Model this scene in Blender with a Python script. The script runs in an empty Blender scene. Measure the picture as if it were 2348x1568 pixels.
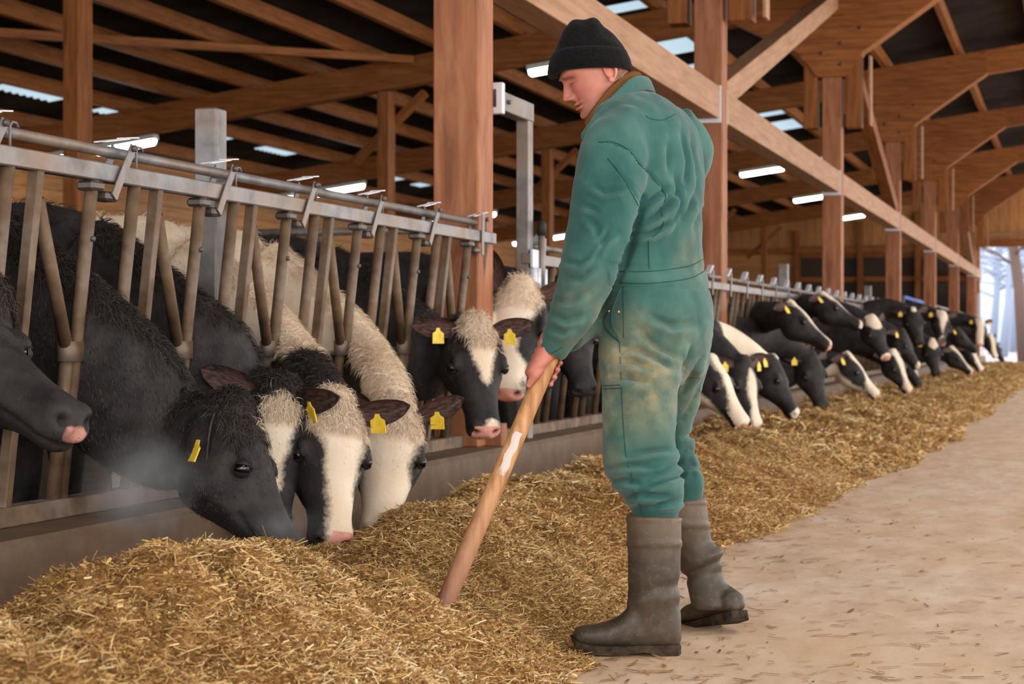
import bpy, bmesh, math, random
import numpy as np
from mathutils import Vector, Matrix, Quaternion
from mathutils.bvhtree import BVHTree

random.seed(7)
rng = np.random.default_rng(11)
scene = bpy.context.scene
COL = scene.collection

# ------------------------------------------------------------------ camera
FPX, CX, CY, YAW, HC = 4100.0, 1174.0, 775.0, math.radians(17.54), 0.90
cam_d = bpy.data.cameras.new('camera')
cam_d.sensor_width = 36.0
cam_d.lens = FPX / 2348.0 * 36.0
cam_d.shift_y = (CY - 784.0) / 2348.0
cam_d.clip_end = 500
cam_d.dof.use_dof = True
cam_d.dof.focus_distance = 5.25
cam_d.dof.aperture_fstop = 5.6
cam = bpy.data.objects.new('camera', cam_d)
cam.location = (0, 0, HC)
cam.rotation_euler = (math.pi / 2, 0, YAW)
COL.objects.link(cam)
scene.camera = cam

# ------------------------------------------------------------------ sky
world = bpy.data.worlds.new('overcast_sky')
scene.world = world
world.use_nodes = True
wn = world.node_tree.nodes
wl = world.node_tree.links
wn.clear()
wo = wn.new('ShaderNodeOutputWorld')
wb = wn.new('ShaderNodeBackground')
wb.inputs['Color'].default_value = (1.0, 0.985, 0.965, 1)
wb.inputs['Strength'].default_value = 2.1
wl.new(wb.outputs[0], wo.inputs[0])

scene.view_settings.view_transform = 'Standard'
scene.view_settings.look = 'None'
scene.view_settings.gamma = 1
scene.view_settings.use_curve_mapping = False
scene.view_settings.exposure = 1.1
scene.cycles.use_denoising = True
scene.cycles.max_bounces = 8
scene.cycles.diffuse_bounces = 5
scene.cycles.sample_clamp_indirect = 6.0

# ------------------------------------------------------------------ measuring helpers
RV = Vector((math.cos(YAW), math.sin(YAW), 0))
FV = Vector((-math.sin(YAW), math.cos(YAW), 0))
UV = Vector((0, 0, 1))
C0 = Vector((0, 0, HC))
def ray(px, py):
    return FV + RV * ((px - CX) / FPX) + UV * ((CY - py) / FPX)
def P(px, py, Z):                       # point of the place at depth Z
    return C0 + ray(px, py) * Z
def onx(px, py, x):
    d = ray(px, py); return C0 + d * (x / d.x)
def ony(px, py, y):
    d = ray(px, py); return C0 + d * (y / d.y)
def onz(px, py, z):
    d = ray(px, py); return C0 + d * ((z - HC) / d.z)
def camdir(r, u, t):                    # direction: image right, up, towards the viewer
    return (RV * r + UV * u - FV * t).normalized()
def project(A):                         # numpy Nx3 -> px, py, Z
    A = np.asarray(A, float) - np.array(C0)
    z = A @ np.array(FV); x = A @ np.array(RV); y = A[:, 2]
    return CX + FPX * x / z, CY - FPX * y / z, z

# ------------------------------------------------------------------ object helpers
def mesh_from(name, verts, faces, smooth=False):
    me = bpy.data.meshes.new(name)
    me.from_pydata([tuple(v) for v in verts], [], [tuple(f) for f in faces])
    me.update()
    if smooth:
        me.polygons.foreach_set('use_smooth', [True] * len(me.polygons))
    return me
def put(name, me, mat=None, parent=None, loc=None, kind=None):
    o = bpy.data.objects.new(name, me)
    COL.objects.link(o)
    if mat is not None and me is not None and hasattr(me, 'materials') and len(me.materials) == 0:
        me.materials.append(mat)
    if parent is not None:
        o.parent = parent
    if loc is not None:
        o.location = loc
    if kind: o['kind'] = kind
    return o
def tag(o, label, cat, group=None, kind=None):
    o['label'] = label; o['category'] = cat
    if group: o['group'] = group
    if kind: o['kind'] = kind
    return o
def empty(name, loc, label=None, cat=None, group=None):
    o = bpy.data.objects.new(name, None)
    COL.objects.link(o); o.location = loc
    o.empty_display_size = 0.1
    if label: tag(o, label, cat, group)
    return o
def struct(name, me, mat, loc=(0, 0, 0), parent=None):
    o = put(name, me, mat, parent, loc)
    if parent is None: o['kind'] = 'structure'
    return o
def box_me(name, sx, sy, sz, bevel=0.0, off=(0, 0, 0)):
    bm = bmesh.new()
    bmesh.ops.create_cube(bm, size=1)
    for v in bm.verts:
        v.co = Vector((v.co.x * sx + off[0], v.co.y * sy + off[1], v.co.z * sz + off[2]))
    if bevel > 0:
        bmesh.ops.bevel(bm, geom=bm.edges[:], offset=bevel, segments=1, affect='EDGES')
    me = bpy.data.meshes.new(name); bm.to_mesh(me); bm.free()
    return me
def frame_mat(p0, p1, up=(0, 0, 1)):
    p0 = Vector(p0); p1 = Vector(p1)
    x = (p1 - p0).normalized(); up = Vector(up)
    y = up.cross(x)
    if y.length < 1e-4: y = Vector((0, 1, 0)).cross(x)
    y.normalize(); z = x.cross(y)
    m = Matrix((x, y, z)).transposed().to_4x4()
    m.translation = (p0 + p1) / 2
    return m
def beam(name, p0, p1, w, h, mat, parent=None, up=(0, 0, 1), bevel=0.004, rel=None):
    """a squared timber or bar from p0 to p1: local x along it, w across, h along 'up'"""
    L = (Vector(p1) - Vector(p0)).length
    me = box_me(name, L, w, h, min(bevel, w * .2, h * .2))
    o = put(name, me, mat, parent)
    m = frame_mat(p0, p1, up)
    if parent is not None and rel is None: m = Matrix.Translation(-Vector(parent.location)) @ m
    o.matrix_local = m
    return o
def tube_geo(pts, rad, n=12, caps=True):
    """verts, faces of a tube along pts; rad is a number or a list"""
    pts = [Vector(p) for p in pts]
    if not hasattr(rad, '__len__'): rad = [rad] * len(pts)
    V, F = [], []
    nrm = None
    for i, p in enumerate(pts):
        t = (pts[min(i + 1, len(pts) - 1)] - pts[max(i - 1, 0)]).normalized()
        if nrm is None:
            a = Vector((0, 0, 1)) if abs(t.z) < .9 else Vector((1, 0, 0))
            nrm = (a - t * a.dot(t)).normalized()
        else:
            nrm = (nrm - t * nrm.dot(t)).normalized()
        b = t.cross(nrm)
        for k in range(n):
            an = 2 * math.pi * k / n
            V.append(p + (nrm * math.cos(an) + b * math.sin(an)) * rad[i])
    m = len(pts)
    for i in range(m - 1):
        for k in range(n):
            F.append((i * n + k, i * n + (k + 1) % n, (i + 1) * n + (k + 1) % n, (i + 1) * n + k))
    if caps:
        F.append(tuple(reversed(range(n)))); F.append(tuple(range((m - 1) * n, m * n)))
    return V, F
def tube(name, pts, rad, mat, parent=None, n=12):
    V, F = tube_geo(pts, rad, n)
    if parent is not None:
        V = [v - Vector(parent.location) for v in V]
    return put(name, mesh_from(name, V, F, True), mat, parent)
def loft_geo(rings):
    """closed loft through equally sized rings of points"""
    n = len(rings[0]); V = [Vector(p) for r in rings for p in r]; F = []
    for i in range(len(rings) - 1):
        for k in range(n):
            F.append((i * n + k, i * n + (k + 1) % n, (i + 1) * n + (k + 1) % n, (i + 1) * n + k))
    for i, rev in ((0, True), (len(rings) - 1, False)):
        c = sum((Vector(p) for p in rings[i]), Vector()) / n
        V.append(c); ci = len(V) - 1
        for k in range(n):
            a, b = i * n + k, i * n + (k + 1) % n
            F.append((ci, b, a) if rev else (ci, a, b))
    return V, F
def merge_geo(*gs):
    V, F = [], []
    for v, f in gs:
        o = len(V); V += list(v); F += [tuple(i + o for i in q) for q in f]
    return V, F
def ellipsoid_geo(c, ax, ay, az, nu=20, nv=12):
    """ax, ay, az are vectors"""
    rings = []
    for i in range(1, nv):
        th = math.pi * i / nv
        rings.append([Vector(c) + Vector(az) * (-math.cos(th)) + (Vector(ax) * math.cos(2 * math.pi * k / nu) + Vector(ay) * math.sin(2 * math.pi * k / nu)) * math.sin(th) for k in range(nu)])
    return loft_geo(rings)
def fuse(V, F, voxel, smooth_it=4, smooth_f=.5, origin=(0, 0, 0)):
    """one continuous skin around overlapping closed shells; returns a mesh relative to origin"""
    me = mesh_from('tmp', [Vector(v) - Vector(origin) for v in V], F)
    bm = bmesh.new(); bm.from_mesh(me); bmesh.ops.recalc_face_normals(bm, faces=bm.faces[:]); bm.to_mesh(me); bm.free()
    o = bpy.data.objects.new('tmp', me); COL.objects.link(o)
    m = o.modifiers.new('r', 'REMESH'); m.mode = 'VOXEL'; m.voxel_size = voxel; m.use_smooth_shade = True
    if smooth_it:
        s = o.modifiers.new('s', 'SMOOTH'); s.factor = smooth_f; s.iterations = smooth_it
    dg = bpy.context.evaluated_depsgraph_get()
    out = bpy.data.meshes.new_from_object(o.evaluated_get(dg))
    bpy.data.objects.remove(o); bpy.data.meshes.remove(me)
    out.polygons.foreach_set('use_smooth', [True] * len(out.polygons))
    return out
def get_co(me):
    a = np.empty(len(me.vertices) * 3); me.vertices.foreach_get('co', a); return a.reshape(-1, 3)
def get_no(me):
    a = np.empty(len(me.vertices) * 3); me.vertices.foreach_get('normal', a); return a.reshape(-1, 3)
def set_co(me, A):
    me.vertices.foreach_set('co', np.ascontiguousarray(A, dtype=np.float32).ravel()); me.update()
def set_attr(me, name, vals):
    a = me.attributes.new(name, 'FLOAT', 'POINT')
    a.data.foreach_set('value', np.ascontiguousarray(vals, dtype=np.float32))
def fast_mesh(name, verts, faces_flat, fsize):
    """numpy verts Nx3, faces as flat index array all of fsize corners"""
    me = bpy.data.meshes.new(name)
    nf = len(faces_flat) // fsize
    me.vertices.add(len(verts)); me.vertices.foreach_set('co', np.ascontiguousarray(verts, dtype=np.float32).ravel())
    me.loops.add(len(faces_flat)); me.loops.foreach_set('vertex_index', np.ascontiguousarray(faces_flat, dtype=np.int32))
    me.polygons.add(nf)
    me.polygons.foreach_set('loop_start', np.arange(nf, dtype=np.int32) * fsize)
    me.update(calc_edges=True)
    return me
def wob(A, scale, seed, octaves=3):
    """smooth pseudo noise of points, about -1..1"""
    r = np.random.default_rng(seed); A = np.asarray(A, float); out = np.zeros(len(A)); amp, tot = 1., 0.
    for o in range(octaves):
        for k in range(5):
            d = r.normal(size=A.shape[1]); d /= np.linalg.norm(d)
            out += amp * np.sin(A @ d * scale * r.uniform(.7, 1.4) * (2 ** o) + r.uniform(0, 6.28))
        tot += amp * 2.2; amp *= .5
    return out / tot
def interp(x, xs, ys):
    return np.interp(x, xs, ys)

# ------------------------------------------------------------------ materials
def lin(r, g, b):
    f = lambda c: (c / 255 / 12.92) if c / 255 <= .04045 else ((c / 255 + .055) / 1.055) ** 2.4
    return (f(r), f(g), f(b), 1)
class NT:
    def __init__(self, name, rough=.6, spec=.3, metal=0.):
        self.m = bpy.data.materials.new(name); self.m.use_nodes = True
        self.t = self.m.node_tree; self.n = self.t.nodes; self.l = self.t.links
        self.b = self.n['Principled BSDF']
        self.b.inputs['Roughness'].default_value = rough
        self.b.inputs['Specular IOR Level'].default_value = spec
        self.b.inputs['Metallic'].default_value = metal
    def node(self, t, **kw):
        n = self.n.new(t)
        for k, v in kw.items(): setattr(n, k, v)
        return n
    def coord(self, scale=(1, 1, 1), which='Object'):
        c = self.node('ShaderNodeTexCoord'); mp = self.node('ShaderNodeMapping')
        mp.inputs['Scale'].default_value = scale
        self.l.new(c.outputs[which], mp.inputs['Vector']); return mp.outputs[0]
    def noise(self, vec, scale=5, detail=4, rough=.55, dist=0):
        n = self.node('ShaderNodeTexNoise'); n.inputs['Scale'].default_value = scale
        n.inputs['Detail'].default_value = detail; n.inputs['Roughness'].default_value = rough
        n.inputs['Distortion'].default_value = dist
        if vec is not None: self.l.new(vec, n.inputs['Vector'])
        return n.outputs['Fac']
    def ramp(self, fac, stops, interp='LINEAR'):
        r = self.node('ShaderNodeValToRGB'); r.color_ramp.interpolation = interp
        e = r.color_ramp.elements
        while len(e) < len(stops): e.new(.5)
        for i, (p, c) in enumerate(stops):
            e[i].position = p; e[i].color = c if len(c) == 4 else (*c, 1)
        self.l.new(fac, r.inputs[0]); return r.outputs[0]
    def mix(self, a, b, fac, mode='MIX'):
        m = self.node('ShaderNodeMix', data_type='RGBA', blend_type=mode)
        for s, v in ((6, a), (7, b), (0, fac)):
            if isinstance(v, (tuple, list, float, int)): m.inputs[s].default_value = v
            else: self.l.new(v, m.inputs[s])
        return m.outputs[2]
    def math(self, op, a, b=None, clamp=False):
        m = self.node('ShaderNodeMath', operation=op, use_clamp=clamp)
        for s, v in ((0, a), (1, b)):
            if v is None: continue
            if isinstance(v, (float, int)): m.inputs[s].default_value = v
            else: self.l.new(v, m.inputs[s])
        return m.outputs[0]
    def attr(self, name):
        a = self.node('ShaderNodeAttribute', attribute_name=name); return a.outputs['Fac']
    def rand(self):
        return self.node('ShaderNodeObjectInfo').outputs['Random']
    def color(self, c):
        if isinstance(c, tuple): self.b.inputs['Base Color'].default_value = c
        else: self.l.new(c, self.b.inputs['Base Color'])
        return self
    def rough(self, r):
        self.l.new(r, self.b.inputs['Roughness']); return self
    def bump(self, h, strength=.3, dist=.01):
        b = self.node('ShaderNodeBump'); b.inputs['Strength'].default_value = strength; b.inputs['Distance'].default_value = dist
        self.l.new(h, b.inputs['Height']); self.l.new(b.outputs[0], self.b.inputs['Normal']); return self

def wood(name, dark, mid, light, grain=(1.2, 14, 14), rough=.62, knots=True):
    t = NT(name, rough, .25)
    v = t.coord(grain); g = t.noise(v, 1.6, 6, .6, .6)
    c = t.ramp(g, [(.28, dark), (.5, mid), (.75, light)])
    v2 = t.coord((1, 1, 1)); big = t.noise(v2, .9, 2)
    c = t.mix(c, t.mix(dark, mid, .4), t.math('MULTIPLY', big, .35))
    hs = t.node('ShaderNodeHueSaturation'); t.l.new(c, hs.inputs['Color'])
    t.l.new(t.math('ADD', t.math('MULTIPLY', t.rand(), .3), .86), hs.inputs['Value'])
    c = hs.outputs[0]
    if knots:
        kv = t.coord((1.6, 7, 7)); vo = t.node('ShaderNodeTexVoronoi'); vo.inputs['Scale'].default_value = .9
        t.l.new(kv, vo.inputs['Vector'])
        k = t.ramp(vo.outputs['Distance'], [(.05, (1, 1, 1)), (.16, (0, 0, 0))])
        c = t.mix(c, dark, t.math('MULTIPLY', k, .7))
    t.color(c).bump(g, .12, .004)
    return t.m
M = {}
M['wood'] = wood('glulam', lin(98, 53, 20), lin(140, 83, 38), lin(164, 107, 58))
M['wood_light'] = wood('fresh_spruce', lin(136, 96, 68), lin(162, 122, 92), lin(180, 142, 112))
M['wood_wall'] = wood('cladding', lin(146, 94, 52), lin(184, 128, 78), lin(200, 146, 96))
M['wood_pole'] = wood('rough_timber', lin(112, 68, 44), lin(150, 96, 66), lin(172, 118, 86), (1.5, 10, 10))

t = NT('galvanised_steel', .48, .5, .35)
v = t.coord((1, 1, 1)); n1 = t.noise(v, 9, 5); n2 = t.noise(v, 2.2, 4)
c = t.ramp(n1, [(.3, lin(90, 86, 84)), (.6, lin(134, 132, 134))])
c = t.mix(c, lin(130, 98, 66), t.ramp(n2, [(.42, (0, 0, 0)), (.68, (.75, .75, .75))]))
t.color(c).bump(n1, .08, .003); M['steel'] = t.m
t = NT('mud_stained_steel', .6, .35, .2)
v = t.coord((1, 1, 1)); n1 = t.noise(v, 12, 5); n2 = t.noise(v, 3, 4)
c = t.ramp(n1, [(.3, lin(82, 62, 46)), (.65, lin(122, 98, 76))])
c = t.mix(c, lin(150, 148, 150), t.ramp(n2, [(.5, (0, 0, 0)), (.75, (.6, .6, .6))]))
t.color(c).bump(n1, .1, .003); M['steel_dirty'] = t.m
t = NT('bright_zinc', .4, .5, .2); t.color(lin(205, 205, 212)); M['zinc'] = t.m
t = NT('bolt_steel', .5, .5, .6); t.color(lin(95, 85, 80)); M['bolt'] = t.m

t = NT('concrete_floor', .75, .25)
v = t.coord((1, 1, 1)); a = t.noise(v, .8, 6, .6); b = t.noise(t.coord((2.2, .8, 1)), 3.2, 6, .65); d = t.noise(v, 60, 3)
c = t.ramp(b, [(.3, lin(186, 156, 130)), (.55, lin(210, 183, 158)), (.75, lin(222, 203, 184))])
c = t.mix(c, lin(204, 160, 118), t.ramp(a, [(.42, (0, 0, 0)), (.7, (.5, .5, .5))]))
c = t.mix(c, lin(150, 118, 90), t.ramp(d, [(.6, (0, 0, 0)), (.74, (.4, .4, .4))]))
t.color(c).bump(b, .15, .01); M['floor'] = t.m
t = NT('slurry_concrete', .7, .3); v = t.coord()
t.color(t.ramp(t.noise(v, 3, 5), [(.3, lin(52, 42, 34)), (.7, lin(96, 80, 66))])); M['lane'] = t.m
t = NT('kerb_concrete', .7, .3); v = t.coord((1, 1, 1))
n1 = t.noise(v, 5, 6, .65); n2 = t.noise(t.coord((1, .25, 2)), 3, 4)
c = t.ramp(n1, [(.3, lin(84, 64, 48)), (.7, lin(118, 96, 78))])
c = t.mix(c, lin(96, 66, 40), t.ramp(n2, [(.45, (0, 0, 0)), (.7, (.7, .7, .7))]))
t.color(c).bump(n1, .2, .01); M['kerb'] = t.m
t = NT('fibre_cement_roof', .85, .1); v = t.coord()
t.color(t.ramp(t.noise(v, 1.5, 4), [(.3, lin(40, 34, 32)), (.7, lin(58, 50, 46))])); M['roof'] = t.m
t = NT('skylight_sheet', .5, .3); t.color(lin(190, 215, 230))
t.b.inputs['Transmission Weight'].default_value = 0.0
t.b.inputs['Emission Color'].default_value = (.62, .82, .95, 1); t.b.inputs['Emission Strength'].default_value = .36; M['skylight'] = t.m  # own glow stands in for daylight coming through the sheet
t = NT('lamp_diffuser', .5, .2); t.color(lin(240, 240, 235))
t.b.inputs['Emission Color'].default_value = (1, .97, .88, 1); t.b.inputs['Emission Strength'].default_value = 9.0; M['lamp'] = t.m
t = NT('lamp_housing', .5, .3); t.color(lin(190, 188, 180)); M['housing'] = t.m
t = NT('dark_curtain', .8, .1); t.color(lin(70, 58, 52)); M['curtain'] = t.m
def plain(name, c, rough=.6, spec=.3, metal=0.):
    t = NT(name, rough, spec, metal); t.color(lin(*c)); return t.m
# ================================================================== the barn
FY = [8.55, 14.95, 22.9, 30.75, 38.6, 46.3, 54.0]
Y_END, Y_BEG = 57.8, -7.0
X_WALL, X_POST, X_IN, X_RIDGE, X_R = -15.2, -2.96, -9.05, 2.6, 9.5
def zb(x):                                # underside of the rafters
    return 5.472 + .13 * x if x <= X_RIDGE else 5.472 + .13 * (2 * X_RIDGE - x)
def zr(x): return zb(x) + .59             # underside of the roofing

def slab(name, x0, x1, y0, y1, z0, z1, mat):
    me = box_me(name, x1 - x0, y1 - y0, z1 - z0)
    return struct(name, me, mat, ((x0 + x1) / 2, (y0 + y1) / 2, (z0 + z1) / 2))
slab('floor', -2.72, 10, Y_BEG, Y_END + .4, -.2, 0, M['floor'])
slab('floor', X_WALL - .2, -3.2, Y_BEG, Y_END + .4, -.2, 0, M['lane'])
kerb_me = None
def kerb():
    xs = [(-3.2, -.2), (-3.2, .34), (-3.17, .355), (-2.74, .355), (-2.72, .335), (-2.70, -.2)]
    ys = np.linspace(Y_BEG, Y_END, 60); V = []; F = []
    for y in ys: V += [(x, y, z) for x, z in xs]
    n = len(xs)
    for i in range(len(ys) - 1):
        for k in range(n): F.append((i * n + k, (i + 1) * n + k, (i + 1) * n + (k + 1) % n, i * n + (k + 1) % n))
    F.append(tuple(range(n))); F.append(tuple(reversed(range((len(ys) - 1) * n, len(ys) * n))))
    return mesh_from('trim_1', V, F)
o = struct('trim_1', kerb(), M['kerb'])

# ---- roof: corrugated sheeting with real waves, with an unseen ridge gap added for top light
def corrugated(x0, x1, y0, y1, pitch=.177, amp=.024, thick=.012):
    ny = int((y1 - y0) / pitch * 6); ys = np.linspace(y0, y1, ny)
    zz = amp * np.sin(ys / pitch * 2 * math.pi)
    V = np.concatenate([np.stack([np.full(ny, x0), ys, zr(x0) + .03 + zz], 1), np.stack([np.full(ny, x1), ys, zr(x1) + .03 + zz], 1)])
    V = np.concatenate([V, V + np.array([0, 0, thick])])
    i = np.arange(ny - 1); a = np.stack([i, i + 1, ny + i + 1, ny + i], 1)
    F = np.concatenate([a, a[:, ::-1] + 2 * ny])
    return fast_mesh('sheet', V, F.ravel(), 4)
SKY_L = [(20.8, 22.3), (23.3, 24.0), (26.7, 27.7), (28.9, 30.2), (35.1, 35.8), (36.6, 37.4), (42.4, 43.6), (50.2, 51.0)]
SKY_R = [(23.0, 23.6), (26.0, 27.2), (28.4, 29.6), (31.0, 31.6), (34.9, 35.5), (36.4, 37.9), (43.2, 44.4), (50.2, 50.9)]
XL, XRr = (-13.95, -13.2), (-6.25, -5.35)
bands = [(X_WALL - .5, XL[0], []), (XL[0], XL[1], SKY_L), (XL[1], XRr[0], []), (XRr[0], XRr[1], SKY_R), (XRr[1], X_RIDGE - 1.1, []), (X_RIDGE + 1.1, X_R, [])]
wi = 0
for x0, x1, cuts in bands:
    y = Y_BEG
    for a, b in cuts + [(Y_END + .5, None)]:
        struct('ceiling', corrugated(x0, x1, y, a), M['roof'])
        if b is not None:
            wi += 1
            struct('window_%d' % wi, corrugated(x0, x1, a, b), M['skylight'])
            y = b

# ---- purlins
px_list = [-14.6, -13.1, -12.1, -11.15, -10.15, -9.2, -8.2, -7.1, -6.35, -5.25, -4.2, -3.1, -1.9, -.7, .6, 1.9]
ordw = ['first', 'second', 'third', 'fourth', 'fifth', 'sixth', 'seventh', 'eighth', 'ninth', 'tenth', 'eleventh', 'twelfth', 'thirteenth', 'fourteenth', 'fifteenth', 'sixteenth']
for i, x in enumerate(px_list):
    o = beam('roof_purlin', (x, Y_BEG, zb(x) + .49), (x, Y_END, zb(x) + .49), .1, .2, M['wood'])
    tag(o, 'long timber roof purlin running to the far gable, %s up from the left eave' % ordw[i], 'purlin', 'roof purlins')

# ---- transverse frames
def poly_prism(name, pts, y0, y1, mat, parent=None, origin=(0, 0, 0)):
    ox, oy, oz = origin; n = len(pts)
    V = [(x - ox, y0 - oy, z - oz) for x, z in pts] + [(x - ox, y1 - oy, z - oz) for x, z in pts]
    F = [tuple(range(n)), tuple(reversed(range(n, 2 * n)))] + [(i, (i + 1) % n, n + (i + 1) % n, n + i) for i in range(n)]
    me = mesh_from(name, V, F)
    bm = bmesh.new(); bm.from_mesh(me); bmesh.ops.recalc_face_normals(bm, faces=bm.faces[:])
    bmesh.ops.triangulate(bm, faces=[f for f in bm.faces if len(f.verts) > 4]); bm.to_mesh(me); bm.free()
    return put(name, me, mat, parent)
def which(i):
    return ['nearest the viewer at the big scarred post', 'right behind the farmer', 'third along the feed alley', 'fourth along the feed alley', 'fifth along the feed alley', 'sixth along the feed alley', 'last before the far gable'][i]
for i, y in enumerate(FY):
    e = empty('haunched_girder', (X_POST, y, 0), 'broad V-haunched timber roof girder on the post %s' % which(i), 'girder', 'haunched roof girders')
    org = (X_POST, y, 0)
    w = .1
    pts = [(X_WALL, zb(X_WALL)), (-4.18, zb(-4.18)), (-3.35, 4.42), (-3.12, 4.2), (-2.8, 4.2), (-2.55, 4.42), (-1.42, zb(-1.42)), (X_RIDGE, zb(X_RIDGE)), (X_R, zb(X_R)),
           (X_R, zb(X_R) + .39), (X_RIDGE, zb(X_RIDGE) + .39), (-1.42, zb(-1.42) + .39), (-4.18, zb(-4.18) + .39), (X_WALL, zb(X_WALL) + .39)]
    # rafter arms and the haunched middle are separate pieces
    left = [(X_WALL, zb(X_WALL)), (-4.18, zb(-4.18)), (-4.18, zb(-4.18) + .39), (X_WALL, zb(X_WALL) + .39)]
    mid = [(-4.18, zb(-4.18)), (-3.35, 4.5), (-3.14, 4.2), (-2.78, 4.2), (-2.57, 4.5), (-1.42, zb(-1.42)), (-1.42, zb(-1.42) + .39), (-4.18, zb(-4.18) + .39)]
    right = [(-1.42, zb(-1.42)), (X_RIDGE, zb(X_RIDGE)), (X_R, zb(X_R)), (X_R, zb(X_R) + .39), (X_RIDGE, zb(X_RIDGE) + .39), (-1.42, zb(-1.42) + .39)]
    poly_prism('rafter', left, y - w, y + w, M['wood'], e, org)
    poly_prism('rafter', right, y - w, y + w, M['wood'], e, org)
    poly_prism('haunch_plate', mid, y - w - .05, y + w + .05, M['wood'], e, org)
    for bx, bz in ((-2.84, 4.35), (-2.84, 4.62), (-3.08, 4.5), (-2.6, 4.8)):
        tube('bolt', [(bx, y - w - .07, bz), (bx, y - w - .045, bz)], .022, M['bolt'], e, 8)
    # post
    sz = .24
    p = empty('timber_post', (X_POST, y, 0), 'square timber post of the feed alley row, %s' % which(i), 'post', 'alley posts')
    beam('shaft', (X_POST, y, .355), (X_POST, y, 4.2), sz, sz, M['wood_pole'], p, up=(0, 1, 0), bevel=.008)
    for s in (-1, 1):
        beam('side_block', (X_POST + s * .27, y, 3.56), (X_POST + s * .27, y, 4.44), .17 if s < 0 else .2, .22, M['wood'], p, up=(0, 1, 0), bevel=.006)
    poly_prism('edge_strip', [(-2.50, 3.58), (-2.475, 3.58), (-2.475, 4.46), (-2.50, 4.46)], y - .1, y + .1, M['wood_light'], p, org)
    if i == 0:
        beam('foot_block', (-2.80, y + .04, .355), (-2.80, y + .04, .47), .09, .09, M['wood_pole'], p, up=(0, 1, 0))
    # inner post
    q = empty('timber_post', (X_IN, y, 0), 'slim timber stall post below the girder %s' % which(i), 'post', 'stall posts')
    beam('shaft', (X_IN, y, 0), (X_IN, y, zb(X_IN) - .02), .16, .27, M['wood'], q, up=(0, 1, 0), bevel=.006)
    if i >= 2: beam('knee_brace', (X_IN - .55, y + .2, zb(X_IN) - .95), (X_IN + .5, y + .2, zb(X_IN) - .02), .1, .14, M['wood'], q, up=(0, 1, 0))
# ---- the long beam between the alley posts, in steel shoes
for i in range(len(FY)):
    y0 = FY[i] + .12; y1 = (FY[i + 1] if i + 1 < len(FY) else Y_END + .1) - .12
    e = empty('alley_beam', (X_POST, (y0 + y1) / 2, 0), 'pale sawn beam spanning between alley posts, bay starting at the post %s' % which(i), 'beam', 'alley beams')
    beam('timber', (X_POST, y0, 2.875), (X_POST, y1, 2.875), .2, .27, M['wood_light'], e)
    for yy in (y0 + .02, y1 - .02):
        beam('hanger', (X_POST, yy - .012, 2.86), (X_POST, yy + .012, 2.86), .23, .31, M['zinc'], e, bevel=0)
# ---- wind braces
def brace(p0, p1, lab, w=.18, h=.22, mat='wood_light'):
    o = beam('diagonal_brace', p0, p1, w, h, M[mat]); tag(o, lab, 'brace', 'diagonal braces')
brace((X_POST, FY[1] + .13, 2.95), (X_POST, FY[2] - .2, 5.15), 'pale thick diagonal brace rising from the post behind the farmer')
brace((X_POST, FY[3] - .13, 3.05), (X_POST, FY[2] + .2, 5.15), 'thin edged dark diagonal brace leaning between the third and fourth posts', .18, .2, 'wood')
brace((X_POST, FY[6] - .13, 3.05), (X_POST, FY[5] + .2, 5.15), 'far diagonal brace close to the barn end', .18, .2)
a = ony(950, 130, FY[2]); 
brace((-11.9, 16.6, zb(-11.9) + .34), (a.x, a.y - .1, zb(a.x) + .34), 'slender wind brace crossing below the purlins at upper left', .1, .1, 'wood')
brace((-.9, FY[3] + .2, zb(-.9) + .34), (1.6, FY[4], zb(1.6) + .34), 'wind brace crossing below the alley roof at upper right', .1, .1, 'wood')
brace((-.2, FY[4], zb(-.2) + .34), (1.6, FY[3] + .2, zb(1.6) + .34), 'second wind brace crossing the other under the alley roof', .1, .1, 'wood')

# ---- walls
def boards(parent, x0, x1, y0, y1, z0, z1, step, vertical, mat, gap=.012):
    """individual boards as children of a wall; wall spans x (y0==y1 face) or y"""
    along_x = abs(x1 - x0) > abs(y1 - y0)
    cache = {}
    if not vertical:
        z = z0
        while z < z1 - .01:
            h = min(step, z1 - z); L = (x1 - x0) if along_x else (y1 - y0)
            k = (round(h, 3), round(L, 2))
            if k not in cache: cache[k] = box_me('board', L, .025, h - gap, .004)
            o = put('board', cache[k], mat, parent)
            if along_x: o.location = ((x0 + x1) / 2, y0 + random.uniform(-.004, .004), z + h / 2)
            else: o.location = (x0 + random.uniform(-.004, .004), (y0 + y1) / 2, z + h / 2); o.rotation_euler = (0, 0, math.pi / 2)
            z += step
    else:
        x = x0
        while x < x1 - .02:
            w = min(step, x1 - x); ztop = z1(x + w / 2) if callable(z1) else z1
            me = box_me('board', ztop - z0, .025, w - gap, .004)
            o = put('board', me, mat, parent)
            o.location = (x + w / 2, y0 + random.uniform(-.004, .004), (z0 + ztop) / 2); o.rotation_euler = (0, -math.pi / 2, 0)
            x += step
wl_ = struct('wall_left', box_me('wall_left', .1, Y_END - Y_BEG, 4.06, 0), M['wood_wall'], (X_WALL - .08, (Y_END + Y_BEG) / 2, 2.03))
for ch in []: pass
wlp = wl_
def lboards():
    for k in range(20):
        L = Y_END - Y_BEG
        me = bpy.data.meshes.get('wall_board') or box_me('wall_board', L, .025, .19, .004)
        o = put('board', me, M['wood_wall'], wl_)
        o.location = (.065 + random.uniform(-.004, .004), 0, -1.93 + .2 * k); o.rotation_euler = (0, 0, math.pi / 2)
lboards()
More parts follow.
